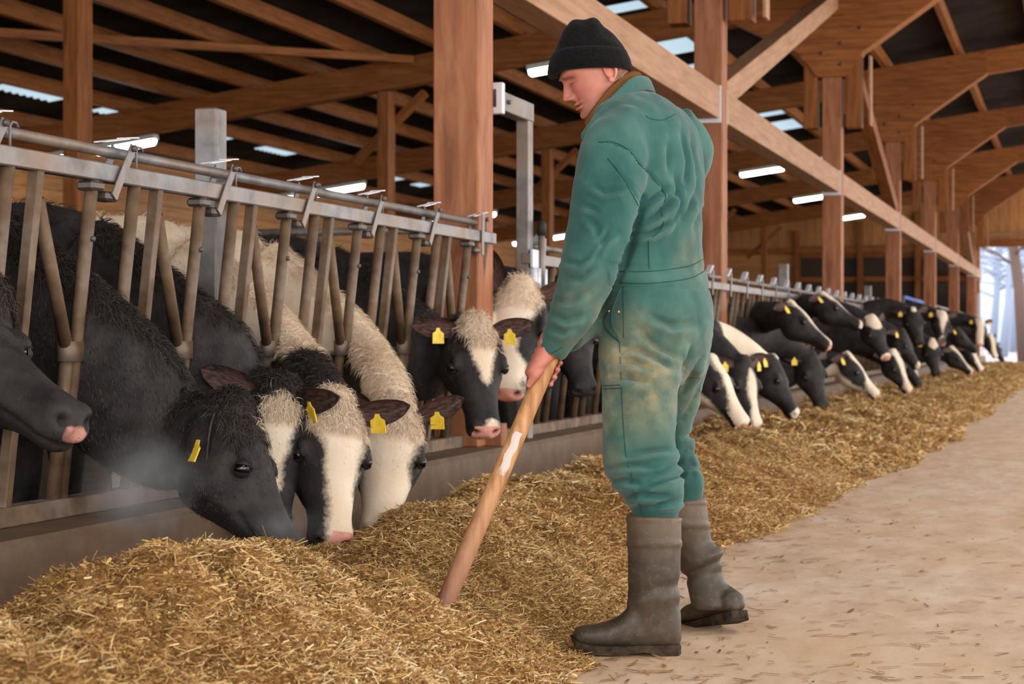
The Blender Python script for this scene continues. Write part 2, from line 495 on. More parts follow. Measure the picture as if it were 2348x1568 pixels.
# far gable: low boarded wall left, window band, vertical boarding above
gp_ = [(X_WALL - .1, 0), (-2.9, 0), (-2.9, 3.9), (X_R, 3.9), (X_R, zr(X_R)), (X_RIDGE, zr(X_RIDGE)), (X_WALL - .1, zr(X_WALL - .1))]
gab = poly_prism('wall_back', gp_, Y_END + .09, Y_END + .16, M['wood_wall']); gab['kind'] = 'structure'  # backing sheet added to stop sky leaking between the boards
gorg = Vector((0, 0, 0))
class _Off:
    pass
def gput(me, mat, x, y, z, rot=None, name='board'):
    o = put(name, me, mat, gab); o.location = Vector((x, y, z)) - gorg
    if rot: o.rotation_euler = rot
    return o
hb = box_me('gable_board', 6.6, .025, .19, .004)
for k in range(18): gput(hb, M['wood_wall'], -11.9, Y_END + random.uniform(-.004, .004), .1 + .2 * k)
x = X_WALL
while x < X_R:
    z0 = 3.72 if x < -8.6 else (3.85 if x < -2.9 else 3.98)
    top = zr(x + .15)
    gput(box_me('upright_board', top - z0, .025, .29, .004), M['wood_wall'], x + .15, Y_END + random.uniform(-.004, .004), (z0 + top) / 2, (0, -math.pi / 2, 0))
    x += .3
beam('gable_rail', (X_WALL, Y_END - .1, 3.68), (-2.9, Y_END - .1, 3.74), .1, .2, M['wood'], gab)
beam('lintel', (-2.9, Y_END - .08, 3.85), (X_R, Y_END - .08, 3.85), .16, .22, M['wood'], gab)
beam('lintel', (-2.9, Y_END - .06, 4.12), (X_R, Y_END - .06, 4.12), .08, .1, M['wood_light'], gab)
for xx in (-8.6, -11.4, -6.6, -4.8):
    beam('gable_stud', (xx, Y_END - .12, 0), (xx, Y_END - .12, zb(xx)), .16, .16, M['wood'], gab, up=(0, 1, 0))
# window band with dark wind curtains and timber rails
for n, (x0, x1) in enumerate([(-8.5, -6.7), (-6.5, -4.9), (-4.7, -3.1)]):
    e = struct('window_%d' % (wi + 1 + n), box_me('curtain', x1 - x0, .03, 2.6), M['curtain'], ((x0 + x1) / 2, Y_END + .05, 2.3))
    for zz, hh in ((3.55, .18), (2.78, .16), (1.35, .16)):
        o = put('rail', box_me('rail', x1 - x0, .08, hh, .004), M['wood'], e); o.location = (0, -.08, zz - 2.3)

# ---- lamps
def lamp(x, y, lab, L=1.0):
    z = zb(x) - .09
    e = empty('strip_lamp', (x, y - .0, z), lab, 'lamp', 'strip lamps under the girders')
    sl = .13
    d = Vector((1, 0, sl)).normalized()
    c = Vector((x, y, z))
    beam('housing', c - d * (L / 2) + Vector((0, 0, .03)), c + d * (L / 2) + Vector((0, 0, .03)), .16, .07, M['housing'], e)
    V, F = tube_geo([c - d * (L / 2 - .02), c - d * (L / 2 - .05), c + d * (L / 2 - .05), c + d * (L / 2 - .02)], [.045, .07, .07, .045], 12)
    V = [Vector((v.x, v.y, v.z)) - c + Vector((0, 0, -.02)) for v in V]
    put('diffuser', mesh_from('diffuser', V, F, True), M['lamp'], e)
for i, y in enumerate(FY):
    if i == 0: continue
    w = which(i)
    lamp(-6.5, y - .06, 'lit strip lamp high above the feed rail, on the girder %s' % w)
    lamp(-13.05, y - .06, 'lit strip lamp over the rear stalls on the girder %s' % w)
    lamp(-14.3, y - .06, 'outermost lit strip lamp beside the left wall on the girder %s' % w, .6)

# ---- steel posts and rails among the stalls
def steel_post(x, y, h, lab, w=.1):
    o = put('steel_post', box_me('steel_post', w, w, h, .006), M['steel'], None, (x, y, h / 2)); tag(o, lab, 'post', 'steel fence posts')
b = onx(483, 250, -2.98); steel_post(-2.98, b.y, b.z, 'square galvanised steel post rising above the near feed rail', .088)
for k, (px, py) in enumerate([(1797, 605), (1990, 655)]):
    q = onx(px, py, -3.05); steel_post(-3.05, q.y, q.z, ['short galvanised steel post standing above the far feed rail', 'more distant galvanised steel post above the far feed rail'][k], .1)
# overhead gate frame at the big post
gx = -2.86
g0 = onx(1112, 236, gx); g1 = onx(1203, 258, gx)
e = empty('gate_frame', (gx, g1.y, 0), 'angled galvanised gate frame bolted to the big timber post', 'gate frame')
beam('upright', (gx, g1.y, .355), (gx, g1.y, g1.z + .03), .07, .09, M['steel'], e, up=(0, 1, 0))
beam('arm', (gx, FY[0] + .12, g1.z), (gx, g1.y + .045, g1.z), .08, .1, M['steel'], e)
beam('bracket', (gx, FY[0] + .12, g1.z), (gx, FY[0] + .16, g1.z), .14, .16, M['zinc'], e)
tube('bolt', [(gx + .03, FY[0] + .3, g1.z), (gx + .055, FY[0] + .3, g1.z)], .012, M['bolt'], e, 8)
# transverse pipe barrier behind the near cows
yb = 14.0
q0 = ony(300, 540, yb); q1 = ony(1030, 533, yb)
e = empty('pipe_barrier', (q0.x, yb, 0), 'pale galvanised pipe barrier across the stalls behind the near cows', 'barrier')
tube('rail', [(q0.x, yb, q0.z), (q1.x, yb, q0.z)], .035, M['steel'], e)
tube('rail', [(q0.x, yb, q0.z - .5), (q1.x, yb, q0.z - .5)], .03, M['steel'], e)
for k in range(6):
    xx = q0.x + (q1.x - q0.x) * k / 5
    tube('upright', [(xx, yb, 0), (xx, yb, q0.z)], .03, M['steel'], e)
# ================================================================== feed fences
XT, ZT, LEAN = -2.84, 1.405, .11
def fx(z): return XT + (z - ZT) * LEAN
PITCH = .70
y_s0 = onx(262, 397, XT).y                 # strap at the second stall
def shared_tube(name, L, r, n=12):
    V, F = tube_geo([(0, 0, 0), (0, 0, L)], r, n); return mesh_from(name, V, F, True)
def place_bar(me, name, p0, p1, mat, parent, sq=False):
    o = put(name, me, mat, parent)
    d = (Vector(p1) - Vector(p0)).normalized()
    o.rotation_euler = d.to_track_quat('Z', 'Y').to_euler() if not sq else Euler_for(d)
    o.location = Vector(p0) - Vector(parent.location)
    return o
def Euler_for(d):
    z = d; y = Vector((0, 1, 0)); x = y.cross(z).normalized(); y = z.cross(x)
    return Matrix((x, y, z)).transposed().to_euler()

Y0n, Y1n = y_s0 - 3 * PITCH - .35, onx(1128, 570, XT).y
fence = empty('feed_fence', (XT, Y0n, 0), 'near galvanised self-locking feed fence with slanted head bars', 'feed fence')
bar_len = (ZT - .40) * math.sqrt(1 + LEAN ** 2)
beam('top_rail', (XT, Y0n, ZT), (XT, Y1n, ZT), .05, .056, M['steel'], fence)
tube('locking_pipe', [(XT - .02, Y0n, ZT + .071), (XT - .02, Y1n - .06, ZT + .071)], .0175, M['steel'], fence, 16)
beam('bottom_rail', (fx(.385), Y0n, .385), (fx(.385), FY[0] + .0, .385), .07, .058, M['steel_dirty'], fence)
m_pipe = shared_tube('head_bar', bar_len, .0205)
m_sq = box_me('square_bar', .036, .034, bar_len, .003, (0, 0, bar_len / 2))
dtop = Vector((0, 0, 0))
m_strap = box_me('strap', .006, .034, .205, .0015)
m_hook = None
m_coll = None
def collar_me():
    ring = []
    V, F = [], []
    n = 20
    for zz in (-.03, .03):
        for rr in (0, .005):
            for k in range(n):
                a = 2 * math.pi * k / n
                ca, sa = math.cos(a), math.sin(a)
                V.append((ca * (.0235 + rr), sa * (.0235 + rr) + (.022 if sa > 0 else -.022), zz))
    for k in range(n):
        j = (k + 1) % n
        F += [(k + n, j + n, j + 3 * n, k + 3 * n), (j, k, k + 2 * n, j + 2 * n), (k, j, j + n, k + n), (k + 3 * n, j + 3 * n, j + 2 * n, k + 2 * n)]
    return mesh_from('collar', V, F, True)
m_coll = collar_me()
m_bolt = shared_tube('bolt', .012, .011, 8)
m_latch = box_me('latch_arm', .012, .15, .005, .001)
m_plate = box_me('latch_plate', .05, .055, .005, .001)
def hook_me():
    V, F = tube_geo([(0, 0, -.045), (0, 0, .03), (0, .01, .042), (0, .03, .042), (0, .04, .03)], .004, 8)
    return mesh_from('hook', V, F, True)
m_hook = hook_me()
m_shoe = box_me('bar_shoe', .06, .075, .03, .008)
zB = .41
for k in range(-3, 7):
    ys = y_s0 + k * PITCH
    if ys > Y1n + .25: break
    last = k >= 5
    # strap pair over the rail, leaning along the fence
    if ys < Y1n - .05:
        for s in (-1, 1):
            o = put('strap', m_strap, M['steel'], fence)
            o.location = Vector((XT + s * .033, ys, ZT + .008)) - fence.location
            o.rotation_euler = (-.62 if not last else -.05, 0, 0)
        o = put('strap_roller', m_shoe, M['bolt'], fence); o.location = Vector((XT, ys - .055, ZT - .072)) - fence.location
        o = put('bolt', m_bolt, M['bolt'], fence); o.location = Vector((XT + .034, ys + .052, ZT + .085)) - fence.location; o.rotation_euler = (0, math.pi / 2, 0)
        for s in (-1, 1):
            o = put('latch_arm', m_latch, M['zinc'], fence); o.location = Vector((XT + s * .016, ys - .012, ZT + .105)) - fence.location; o.rotation_euler = (.16, 0, 0)
        o = put('latch_plate', m_plate, M['zinc'], fence); o.location = Vector((XT, ys + .085, ZT + .122)) - fence.location; o.rotation_euler = (.1, 0, 0)
        o = put('stop_hook', m_hook, M['steel'], fence); o.location = Vector((XT + .012, ys + .115, ZT + .055)) - fence.location
    # bars
    yb_ = ys - .13
    if yb_ < Y1n:
        place_bar(m_pipe, 'head_bar', (fx(zB), yb_, zB), (fx(ZT), yb_, ZT - .03), M['steel_dirty'], fence)
        o = put('bar_shoe', m_shoe, M['steel'], fence); o.location = Vector((fx(ZT - .045), yb_, ZT - .045)) - fence.location
        zc = .86
        o = put('collar', m_coll, M['steel_dirty'], fence); o.location = Vector((fx(zc), yb_ - .022, zc)) - fence.location
        o = put('bolt', m_bolt, M['bolt'], fence); o.location = Vector((fx(zc) + .01, yb_ + .046, zc)) - fence.location; o.rotation_euler = (-math.pi / 2, 0, 0)
        # lower half beside it and the slanted release bar above
        place_bar(bpy.data.meshes.get('short_bar') or shared_tube('short_bar', zc - zB + .02, .0205), 'lower_bar', (fx(zB), yb_ - .044, zB), (fx(zc), yb_ - .044, zc), M['steel_dirty'], fence)
        top = Vector((fx(1.30), ys - .13 - PITCH * .40, 1.30)); bot = Vector((fx(zc), yb_ - .044, zc))
        L = (top - bot).length
        place_bar(bpy.data.meshes.get('slant_bar') or shared_tube('slant_bar', L, .0205), 'slanted_bar', bot, top, M['steel_dirty'], fence)
        tb = bpy.data.meshes.get('rivet') or shared_tube('rivet', .012, .009, 8)
        o = put('bolt', tb, M['bolt'], fence); o.location = Vector((fx(1.2) + .018, yb_, 1.2)) - fence.location; o.rotation_euler = (0, math.pi / 2, 0)
    yp = ys - .13 + PITCH * .36
    if yp < Y1n: place_bar(m_pipe, 'fixed_bar', (fx(zB), yp, zB), (fx(ZT), yp, ZT - .03), M['steel_dirty'], fence)
    yq = ys - .13 + PITCH * .565
    if yq < Y1n: place_bar(m_sq, 'square_bar', (fx(zB), yq, zB), (fx(ZT), yq, ZT - .03), M['steel_dirty'], fence, True)

# ---- second fence beyond the gate frame
ZF = 1.33
def fx2(z): return XT + (z - ZF) * LEAN
P2 = .80
Y2a, Y2b = onx(1205, 585, XT).y, Y_END - 1.0
f2 = empty('feed_fence', (XT, Y2a, 0), 'long galvanised feed fence running from the gate to the barn end', 'feed fence')
beam('top_rail', (XT, Y2a, ZF), (XT, Y2b, ZF), .05, .06, M['steel'], f2)
tube('locking_pipe', [(XT - .02, Y2a + .2, ZF + .075), (XT - .02, Y2b, ZF + .075)], .018, M['steel'], f2)
beam('bottom_rail', (fx2(.385), FY[0] + .15, .385), (fx2(.385), Y2b, .385), .07, .058, M['steel_dirty'], f2)
bl2 = (ZF - .41)
m_p2 = shared_tube('far_bar', bl2, .021, 8)
m_d2 = shared_tube('far_slant', math.hypot(.42, .26), .021, 8)
m_l2 = box_me('far_latch', .05, .15, .022, .005)
y = Y2a + .25; k = 0
while y < Y2b - .2:
    for s in (1,):
        o = put('strap', m_strap, M['zinc'], f2); o.location = Vector((XT + s * .033, y, ZF + .02)) - f2.location; o.rotation_euler = (-.12, 0, 0)
    o = put('latch', m_l2, M['zinc'], f2); o.location = Vector((XT, y, ZF + .125)) - f2.location; o.rotation_euler = (.45, 0, 0)
    place_bar(m_p2, 'head_bar', (fx2(.41), y - .03, .41), (fx2(ZF), y - .03, ZF - .02), M['steel_dirty'], f2)
    place_bar(m_p2, 'fixed_bar', (fx2(.41), y + .27, .41), (fx2(ZF), y + .27, ZF - .02), M['steel_dirty'], f2)
    place_bar(m_p2, 'square_bar', (fx2(.41), y + .45, .41), (fx2(ZF), y + .45, ZF - .02), M['steel'], f2)
    place_bar(m_d2, 'slanted_bar', (fx2(.84), y - .07, .84), (fx2(1.26), y - .33, 1.26), M['steel_dirty'], f2)
    y += P2; k += 1
# release lever at its start
lv = onx(1242, 560, XT + .05)
e = f2
tube('lever', [(XT + .05, lv.y, ZF - .22), (XT + .05, lv.y, ZF + .17)], .019, M['steel'], e)
tube('lever_grip', [(XT + .05, lv.y, ZF + .13), (XT + .05, lv.y, ZF + .19), (XT + .05, lv.y, ZF + .215)], [.027, .027, .012], plain('black_rubber', (40, 38, 38)), e)
for dy in (-.1, -.02, .1):
    tube('hinge_pin', [(XT + .03, lv.y + dy, ZF - .19), (XT + .03, lv.y + dy, ZF - .05)], .024, M['zinc'], e)
beam('hinge_plate', (XT + .035, lv.y - .14, ZF), (XT + .035, lv.y - .03, ZF), .02, .1, M['zinc'], e)

# ---- orange board and blue bars at the barn end
q0 = onx(2072, 715, -3.3); q1 = onx(2255, 740, -3.3)
e = empty('barrier_board', (-3.3, q0.y, 0), 'orange board barrier with a blue barred top near the far gate', 'barrier')
beam('board', (-3.3, q0.y, 1.40), (-3.3, q1.y - .5, 1.40), .04, .16, plain('orange_paint', (215, 110, 40)), e)
beam('top_bar', (-3.3, q0.y, 1.72), (-3.3, q1.y - .5, 1.60), .03, .04, M['steel'], e)
bluem = plain('blue_paint', (80, 110, 190))
beam('blue_bar', (-3.29, q0.y, 1.715), (-3.29, q0.y + 6, 1.69), .05, .06, bluem, e)
for k in range(16):
    yy = q0.y + (q1.y - .6 - q0.y) * k / 15
    beam('upright', (-3.3, yy, .0), (-3.3, yy, 1.71 - .11 * k / 15), .035, .035, M['steel'], e, up=(0, 1, 0))
gp = onx(2254, 705, -2.55)
o = put('sign_board', box_me('sign_board', .06, 1.0, .85, .01), plain('grey_panel', (112, 84, 80)), None, (-2.95, Y_END - .75, 1.86))
tag(o, 'dark grey blank board at the end of the far feed fence', 'board')
# ================================================================== the feed windrow
XC = -2.715
def pile_edge(y):
    A = np.stack([y, y * 0], 1)
    e = np.interp(y, [0, 3, 4.3, 5.2, 6.2, 8, 10.5, 14, 20, 58], [-1.05, -1.12, -1.24, -1.42, -1.50, -1.50, -1.22, -1.12, -1.05, -1.0])
    return e + .10 * wob(A, 1.6, 5) + .05 * wob(A, 6, 6)
def pile_h(x, y):
    x = np.asarray(x, float); y = np.asarray(y, float)
    e = pile_edge(y); u = np.clip((x - XC) / (e - XC), -.05, 1.2)
    g = np.interp(u, [-.05, 0, .12, .28, .42, .56, .72, .86, .97, 1.0, 1.2], [.30, .32, .46, .84, 1.0, .93, .68, .34, .07, 0, -.12])
    g2 = np.interp(u, [-.05, 0, .12, .28, .42, .56, .72, .86, .97, 1.0, 1.2], [.85, .9, .95, 1.0, 1.0, .93, .68, .34, .07, 0, -.12])
    fb = np.clip((y - 9.5) / 2.5, 0, 1); g = g * (1 - fb) + g2 * fb
    crest = np.interp(y, [0, 2.0, 2.6, 3.2, 3.45, 3.7, 4.2, 4.6, 4.95, 5.25, 5.6, 6.0, 6.8, 7.8, 9, 12, 14, 23, 30, 45, 58], [.27, .28, .29, .29, .34, .395, .345, .25, .185, .205, .24, .24, .29, .285, .27, .235, .22, .22, .19, .16, .12])
    A = np.stack([x, y], 1)
    lump = wob(A, 4.2, 21, 4) * .045 + wob(A, 10, 22, 3) * .034 + wob(A, 26, 23, 2) * .022
    return crest * g + lump * np.clip(g, 0, 1) ** .6
nx, ny = 110, 720
ys = np.concatenate([np.linspace(1.2, 10, 400), np.linspace(10.05, 57.5, ny - 400)])
uu = np.linspace(-.0, 1.06, nx)
ye, ue = np.meshgrid(ys, uu, indexing='ij'); ye = ye.ravel(); ue = ue.ravel()
xe = XC + ue * (pile_edge(ye) - XC)
ze = np.maximum(pile_h(xe, ye), -.03)
ii = np.arange(ny - 1)[:, None] * nx + np.arange(nx - 1)[None, :]
Fq = np.stack([ii, ii + 1, ii + nx + 1, ii + nx], -1).reshape(-1)
me = fast_mesh('feed_heap', np.stack([xe, ye, ze], 1), Fq, 4)
me.polygons.foreach_set('use_smooth', [True] * len(me.polygons))
t = NT('chopped_silage', .9, .1); v = t.coord((1, 1, 1))
n1 = t.noise(v, 55, 5, .7); n2 = t.noise(v, 4, 4)
c = t.ramp(n1, [(.28, lin(72, 46, 22)), (.5, lin(152, 110, 62)), (.72, lin(210, 170, 110))])
c = t.mix(c, lin(104, 70, 34), t.ramp(n2, [(.4, (0, 0, 0)), (.7, (.5, .5, .5))]))
t.color(c).bump(n1, .8, .02); M['silage'] = t.m
heap = put('feed_heap', me, M['silage'])
tag(heap, 'long golden heap of chopped straw and silage along the feed kerb', 'feed', kind='stuff')

t = NT('straw', .75, .25)
a = t.attr('tone')
c = t.ramp(a, [(0, lin(78, 50, 24)), (.3, lin(140, 100, 56)), (.55, lin(188, 146, 88)), (.8, lin(214, 180, 124)), (1, lin(232, 208, 164))])
t.color(c); M['straw'] = t.m
def strands(name, n, ylo, yhi, lmin, lmax, wid, seed, lift, flake=.25, ybias=1.0, up=.35):
    r = np.random.default_rng(seed)
    y = ylo + (yhi - ylo) * r.random(n) ** ybias
    u = r.random(n) ** .95 * 1.04
    x = XC + u * (pile_edge(y) - XC)
    z = np.maximum(pile_h(x, y), 0)
    A = np.stack([x, y], 1)
    tone = np.clip(.57 + .16 * wob(A, 5, seed + 1) + r.normal(0, .2, n), 0, 1)
    long = r.random(n) < .035
    tone[long] = np.clip(tone[long] + .3, 0, 1)
    L = lmin + (lmax - lmin) * r.random(n) ** 2.2; L[long] *= 1.9
    W = wid * r.uniform(.5, 1.3, n)
    fl = r.random(n) < flake
    L[fl] *= .35; W[fl] *= 2.2
    az = r.uniform(0, 2 * math.pi, n); el = r.normal(.05, up, n)
    d = np.stack([np.cos(az) * np.cos(el), np.sin(az) * np.cos(el), np.sin(el)], 1)
    d[:, 0] += .25; d /= np.linalg.norm(d, axis=1)[:, None]
    rv = r.normal(size=(n, 3)); s = np.cross(d, rv); s /= np.linalg.norm(s, axis=1)[:, None]
    nn = np.cross(d, s)
    c0 = np.stack([x, y, z + lift * r.random(n)], 1)
    bend = (r.normal(0, .16, n) * L)[:, None] * nn
    p0 = c0 - d * (L / 2)[:, None]; p2 = c0 + d * (L / 2)[:, None]; p1 = c0 + bend
    h = s * (W / 2)[:, None]
    V = np.stack([p0 - h, p0 + h, p1 - h, p1 + h, p2 - h * .7, p2 + h * .7], 1)
    V[:, :, 2] = np.maximum(V[:, :, 2], .002)
    V = V.reshape(-1, 3)
    b = np.arange(n)[:, None] * 6
    F = np.concatenate([b + np.array([[0, 1, 3, 2]]), b + np.array([[2, 3, 5, 4]])], 1).reshape(-1)
    me = fast_mesh(name, V, F, 4)
    set_attr(me, 'tone', np.repeat(tone, 6))
    o = put(name, me, M['straw'], heap); o['kind'] = 'stuff'
    return o
strands('straw_stalks', 150000, 1.8, 6.2, .008, .06, .0025, 31, .016, .35, 1.1)
strands('straw_stalks', 85000, 5.8, 12, .012, .07, .0034, 32, .02, .3, 1.2)
strands('straw_stalks', 40000, 11.5, 30, .02, .12, .008, 33, .03, .4, 1.6)
strands('straw_stalks', 16000, 29, 57, .03, .16, .014, 34, .04, .4, 1.5)
# loose bits on the floor
n = 5200
r = np.random.default_rng(77)
y = 3 + 24 * r.random(n) ** 1.8; x = pile_edge(y) + (.95 - 0) * r.random(n) ** 2.6 * 2.2
L = .008 + .03 * r.random(n) ** 2; az = r.normal(.3, .9, n); W = .002 + .003 * r.random(n)
d = np.stack([np.cos(az), np.sin(az), r.normal(0, .06, n)], 1); s = np.stack([-np.sin(az), np.cos(az), 0 * az], 1)
c0 = np.stack([x, y, np.full(n, .005)], 1)
V = np.stack([c0 - d * L[:, None] - s * W[:, None], c0 + d * L[:, None] - s * W[:, None], c0 + d * L[:, None] + s * W[:, None], c0 - d * L[:, None] + s * W[:, None]], 1).reshape(-1, 3)
V[:, 2] = np.maximum(V[:, 2], .002)
me = fast_mesh('straw_litter', V, np.arange(4 * n), 4); set_attr(me, 'tone', np.repeat(np.clip(r.normal(.38, .2, n), 0, 1), 4))
o = put('straw_litter', me, M['straw']); tag(o, 'loose straw bits scattered over the alley floor', 'straw', kind='stuff')
# ================================================================== outside the far gate
t = NT('frosty_ground', .9, .1); v = t.coord()
t.color(t.ramp(t.noise(v, .12, 4), [(.3, lin(140, 126, 126)), (.7, lin(156, 146, 146))])); gm = t.m
o = struct('floor', box_me('ground', 260, 200, .2), gm, (0, Y_END + 100.4, -.32))
bark = plain('bark', (92, 78, 74), .9, .1)
pale = plain('hazy_bark', (126, 138, 160), .95, .05)  # haze of distance put into the bark colour
def tree(base, top, r, lab, mat, nb=14, seed=1, bl=2.5):
    rr = random.Random(seed); b = Vector(base); tp = Vector(top)
    e = empty('bare_tree', b, lab, 'tree', 'bare trees outside')
    tube('trunk', [b, b.lerp(tp, .35) + Vector((.1, 0, 0)), b.lerp(tp, .7), tp], [r, r * .8, r * .6, r * .25], mat, e, 10)
    for k in range(nb):
        f = rr.uniform(.3, .97); p = b.lerp(tp, f); L = bl * (1.15 - f * .6) * rr.uniform(.5, 1.2)
        a = rr.uniform(0, 6.28); d = Vector((math.cos(a), math.sin(a) * .6, rr.uniform(.0, .7))).normalized()
        q = p + d * L; q2 = q + Vector((d.x, d.y, d.z - .35)) * L * .6
        br = tube('branch', [p, p.lerp(q, .5) + Vector((0, 0, .06 * L)), q, q2], [r * .22, r * .16, r * .1, .012], mat, e, 6)
        for j in range(3):
            s = p.lerp(q, rr.uniform(.4, 1)); d2 = (d + Vector((rr.uniform(-.8, .8), rr.uniform(-.8, .8), rr.uniform(-.3, .7)))).normalized()
            V, F = tube_geo([s, s + d2 * L * .3, s + d2 * L * .55 + Vector((0, 0, -.05 * L))], [.03, .02, .008], 5)
            V = [w - Vector(e.location) for w in V]
            put('twig', mesh_from('twig', V, F, True), mat, br)
tb = onz(2352, 836, 0); tb = P(2350, 830, 68); tt = P(2296, 480, 68)
tree((tb.x, tb.y, -.22), (tt.x, tt.y, 8.2), .27, 'leaning bare tree trunk outside the open gate', bark, 16, 3)
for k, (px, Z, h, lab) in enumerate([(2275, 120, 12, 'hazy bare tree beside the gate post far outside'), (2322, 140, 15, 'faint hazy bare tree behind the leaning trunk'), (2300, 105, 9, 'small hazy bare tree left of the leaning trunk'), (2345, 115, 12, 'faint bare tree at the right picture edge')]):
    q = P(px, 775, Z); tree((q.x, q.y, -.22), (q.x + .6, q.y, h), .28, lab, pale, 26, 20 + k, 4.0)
t = NT('misty_backdrop', 1, 0); t.color(t.ramp(t.noise(t.coord((1, 1, .6)), .35, 5, .6), [(.35, lin(146, 158, 182)), (.65, lin(176, 184, 196))])); misty = t.m
# far wood raised to cover the overbright sky; haze put into its colour
V = []; F = []; n = 60
for k in range(n):
    x = -60 + 120 * k / (n - 1); h = 17 + 1.6 * math.sin(k * .7) + 1.0 * math.sin(k * 1.9)
    V += [(x, 0, -.3), (x, 0, h * .8), (x, 2.5, h), (x, 6, h * .7), (x, 6, -.3)]
for k in range(n - 1):
    for j in range(4): F.append((k * 5 + j, (k + 1) * 5 + j, (k + 1) * 5 + j + 1, k * 5 + j + 1))
o = put('misty_backdrop', mesh_from('misty_backdrop', V, F, True), misty, None, (-20, 185, 0))
tag(o, 'pale misty blue wood raised as a backdrop hiding the bright sky beyond the open gate', 'wood')
# ================================================================== cows
t = NT('cow_coat', .66, .24)
w = t.attr('white'); k = t.attr('pink'); dk = t.attr('dark')
v = t.coord((1, 1, 1))
fine = t.noise(v, 70, 3); mid = t.noise(v, 14, 4); soft = t.noise(v, 3, 3)
wm = t.math('ADD', w, t.math('MULTIPLY', t.math('SUBTRACT', fine, .5), .035))
wm = t.math('ADD', wm, t.math('MULTIPLY', t.math('SUBTRACT', mid, .5), .03))
ms = t.ramp(t.math('ADD', wm, .5), [(.485, (0, 0, 0)), (.515, (1, 1, 1))])
blk = t.ramp(mid, [(.3, lin(26, 22, 22)), (.7, lin(54, 48, 48))])
wht = t.ramp(soft, [(.3, lin(222, 198, 170)), (.7, lin(238, 224, 206))])
wht = t.mix(wht, lin(200, 168, 132), t.math('MULTIPLY', mid, .22))
c = t.mix(blk, wht, ms)
pk = t.ramp(mid, [(.3, lin(206, 134, 118)), (.7, lin(230, 168, 150))])
c = t.mix(c, pk, t.ramp(t.math('ADD', k, t.math('MULTIPLY', t.math('SUBTRACT', mid, .5), .3)), [(.42, (0, 0, 0)), (.58, (1, 1, 1))]))
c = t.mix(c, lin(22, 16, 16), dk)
t.color(c).bump(fine, .35, .006)
t.b.inputs['Sheen Weight'].default_value = .0
M['coat'] = t.m
t = NT('coat_hair', .6, .35)
c = t.mix(t.ramp(t.attr('tone'), [(0, lin(18, 15, 15)), (1, lin(80, 69, 62))]), t.ramp(t.attr('tone'), [(0, lin(206, 174, 138)), (1, lin(242, 230, 212))]), t.attr('white'))
t.color(c); M['hair'] = t.m
M['eye'] = plain('eyeball', (14, 10, 12), .14, .6)
M['lid'] = plain('eyelid_skin', (38, 32, 32), .55, .35)
t = NT('ear_tag', .45, .4); t.color(t.ramp(t.noise(t.coord(), 30, 3), [(.35, lin(226, 186, 40)), (.7, lin(244, 212, 78))])); M['tag'] = t.m
t = NT('ear_skin', .7, .25)
ins = t.attr('inner')
c = t.mix(t.ramp(t.noise(t.coord(), 40, 4), [(.3, lin(22, 18, 18)), (.7, lin(42, 37, 37))]), t.ramp(t.noise(t.coord((3, 20, 20)), 6, 4), [(.35, lin(36, 27, 26)), (.7, lin(104, 74, 66))]), ins)
t.color(c); M['ear'] = t.m
M['horn'] = plain('horn', (86, 78, 82), .45, .4)
M['hoof'] = plain('hoof', (48, 40, 36), .6, .3)

def join_me(name, m1, m2):
    A1, A2 = get_co(m1), get_co(m2); out = []
    for m_, off in ((m1, 0), (m2, len(A1))):
        a = np.empty(len(m_.loops), dtype=np.int32); m_.loops.foreach_get('vertex_index', a); out.append(a + off)
    me = fast_mesh(name, np.concatenate([A1, A2]), np.concatenate(out), 4)
    me.polygons.foreach_set('use_smooth', [True] * len(me.polygons))
    for m_ in (m1, m2): bpy.data.meshes.remove(m_)
    return me
HL = .50
H_T = [-.09, -.04, .03, .10, .18, .26, .34, .42, .52, .62, .72, .80, .87, .93, .98, 1.015]
H_TOP = [.020, .066, .092, .097, .096, .093, .086, .076, .062, .053, .047, .046, .047, .043, .030, .006]
H_BOT = [-.02, -.08, -.11, -.145, -.175, -.19, -.188, -.172, -.142, -.115, -.096, -.087, -.085, -.085, -.076, -.046]
H_W = [.04, .086, .106, .122, .136, .146, .147, .135, .113, .095, .082, .076, .079, .082, .075, .047]
def head_rings(mat4, n=28):
    out = []
    for t_, tp, bt, hw in zip(H_T, H_TOP, H_BOT, H_W):
        ring = []
        cz = tp * .35 + bt * .65 if t_ < .7 else (tp + bt) / 2
        for k in range(n):
            a = 2 * math.pi * k / n
            ca, sa = math.cos(a), math.sin(a)
            sx = math.copysign(abs(ca) ** .78, ca)
            if sa >= 0: zz = cz + (tp - cz) * abs(sa) ** .7; wmul = 1 - .22 * abs(sa) ** 2
            else: zz = cz + (cz - bt) * -abs(sa) ** .85; wmul = 1 - .42 * abs(sa) ** 1.3
            ring.append(mat4 @ Vector((t_ * HL, hw * sx * wmul, zz)))
        out.append(ring)
    return out
def ellip_ring(c, t, up, h, w, n=28):
    t = t.normalized(); s = t.cross(up).normalized(); u = s.cross(t)
    return [c + s * (w * math.cos(2 * math.pi * k / n)) + u * (h * math.sin(2 * math.pi * k / n)) for k in range(n)]
def catmull(P_, n):
    out = []
    Q = [P_[0] * 2 - P_[1]] + P_ + [P_[-1] * 2 - P_[-2]]
    for i in range(1, len(Q) - 2):
        for j in range(n):
            u = j / n
            a, b, c, d = Q[i - 1], Q[i], Q[i + 1], Q[i + 2]
            out.append(.5 * ((2 * b) + (c - a) * u + (2 * a - 5 * b + 4 * c - d) * u * u + (3 * b - a - 3 * c + d) * u ** 3))
    out.append(P_[-1]); return out
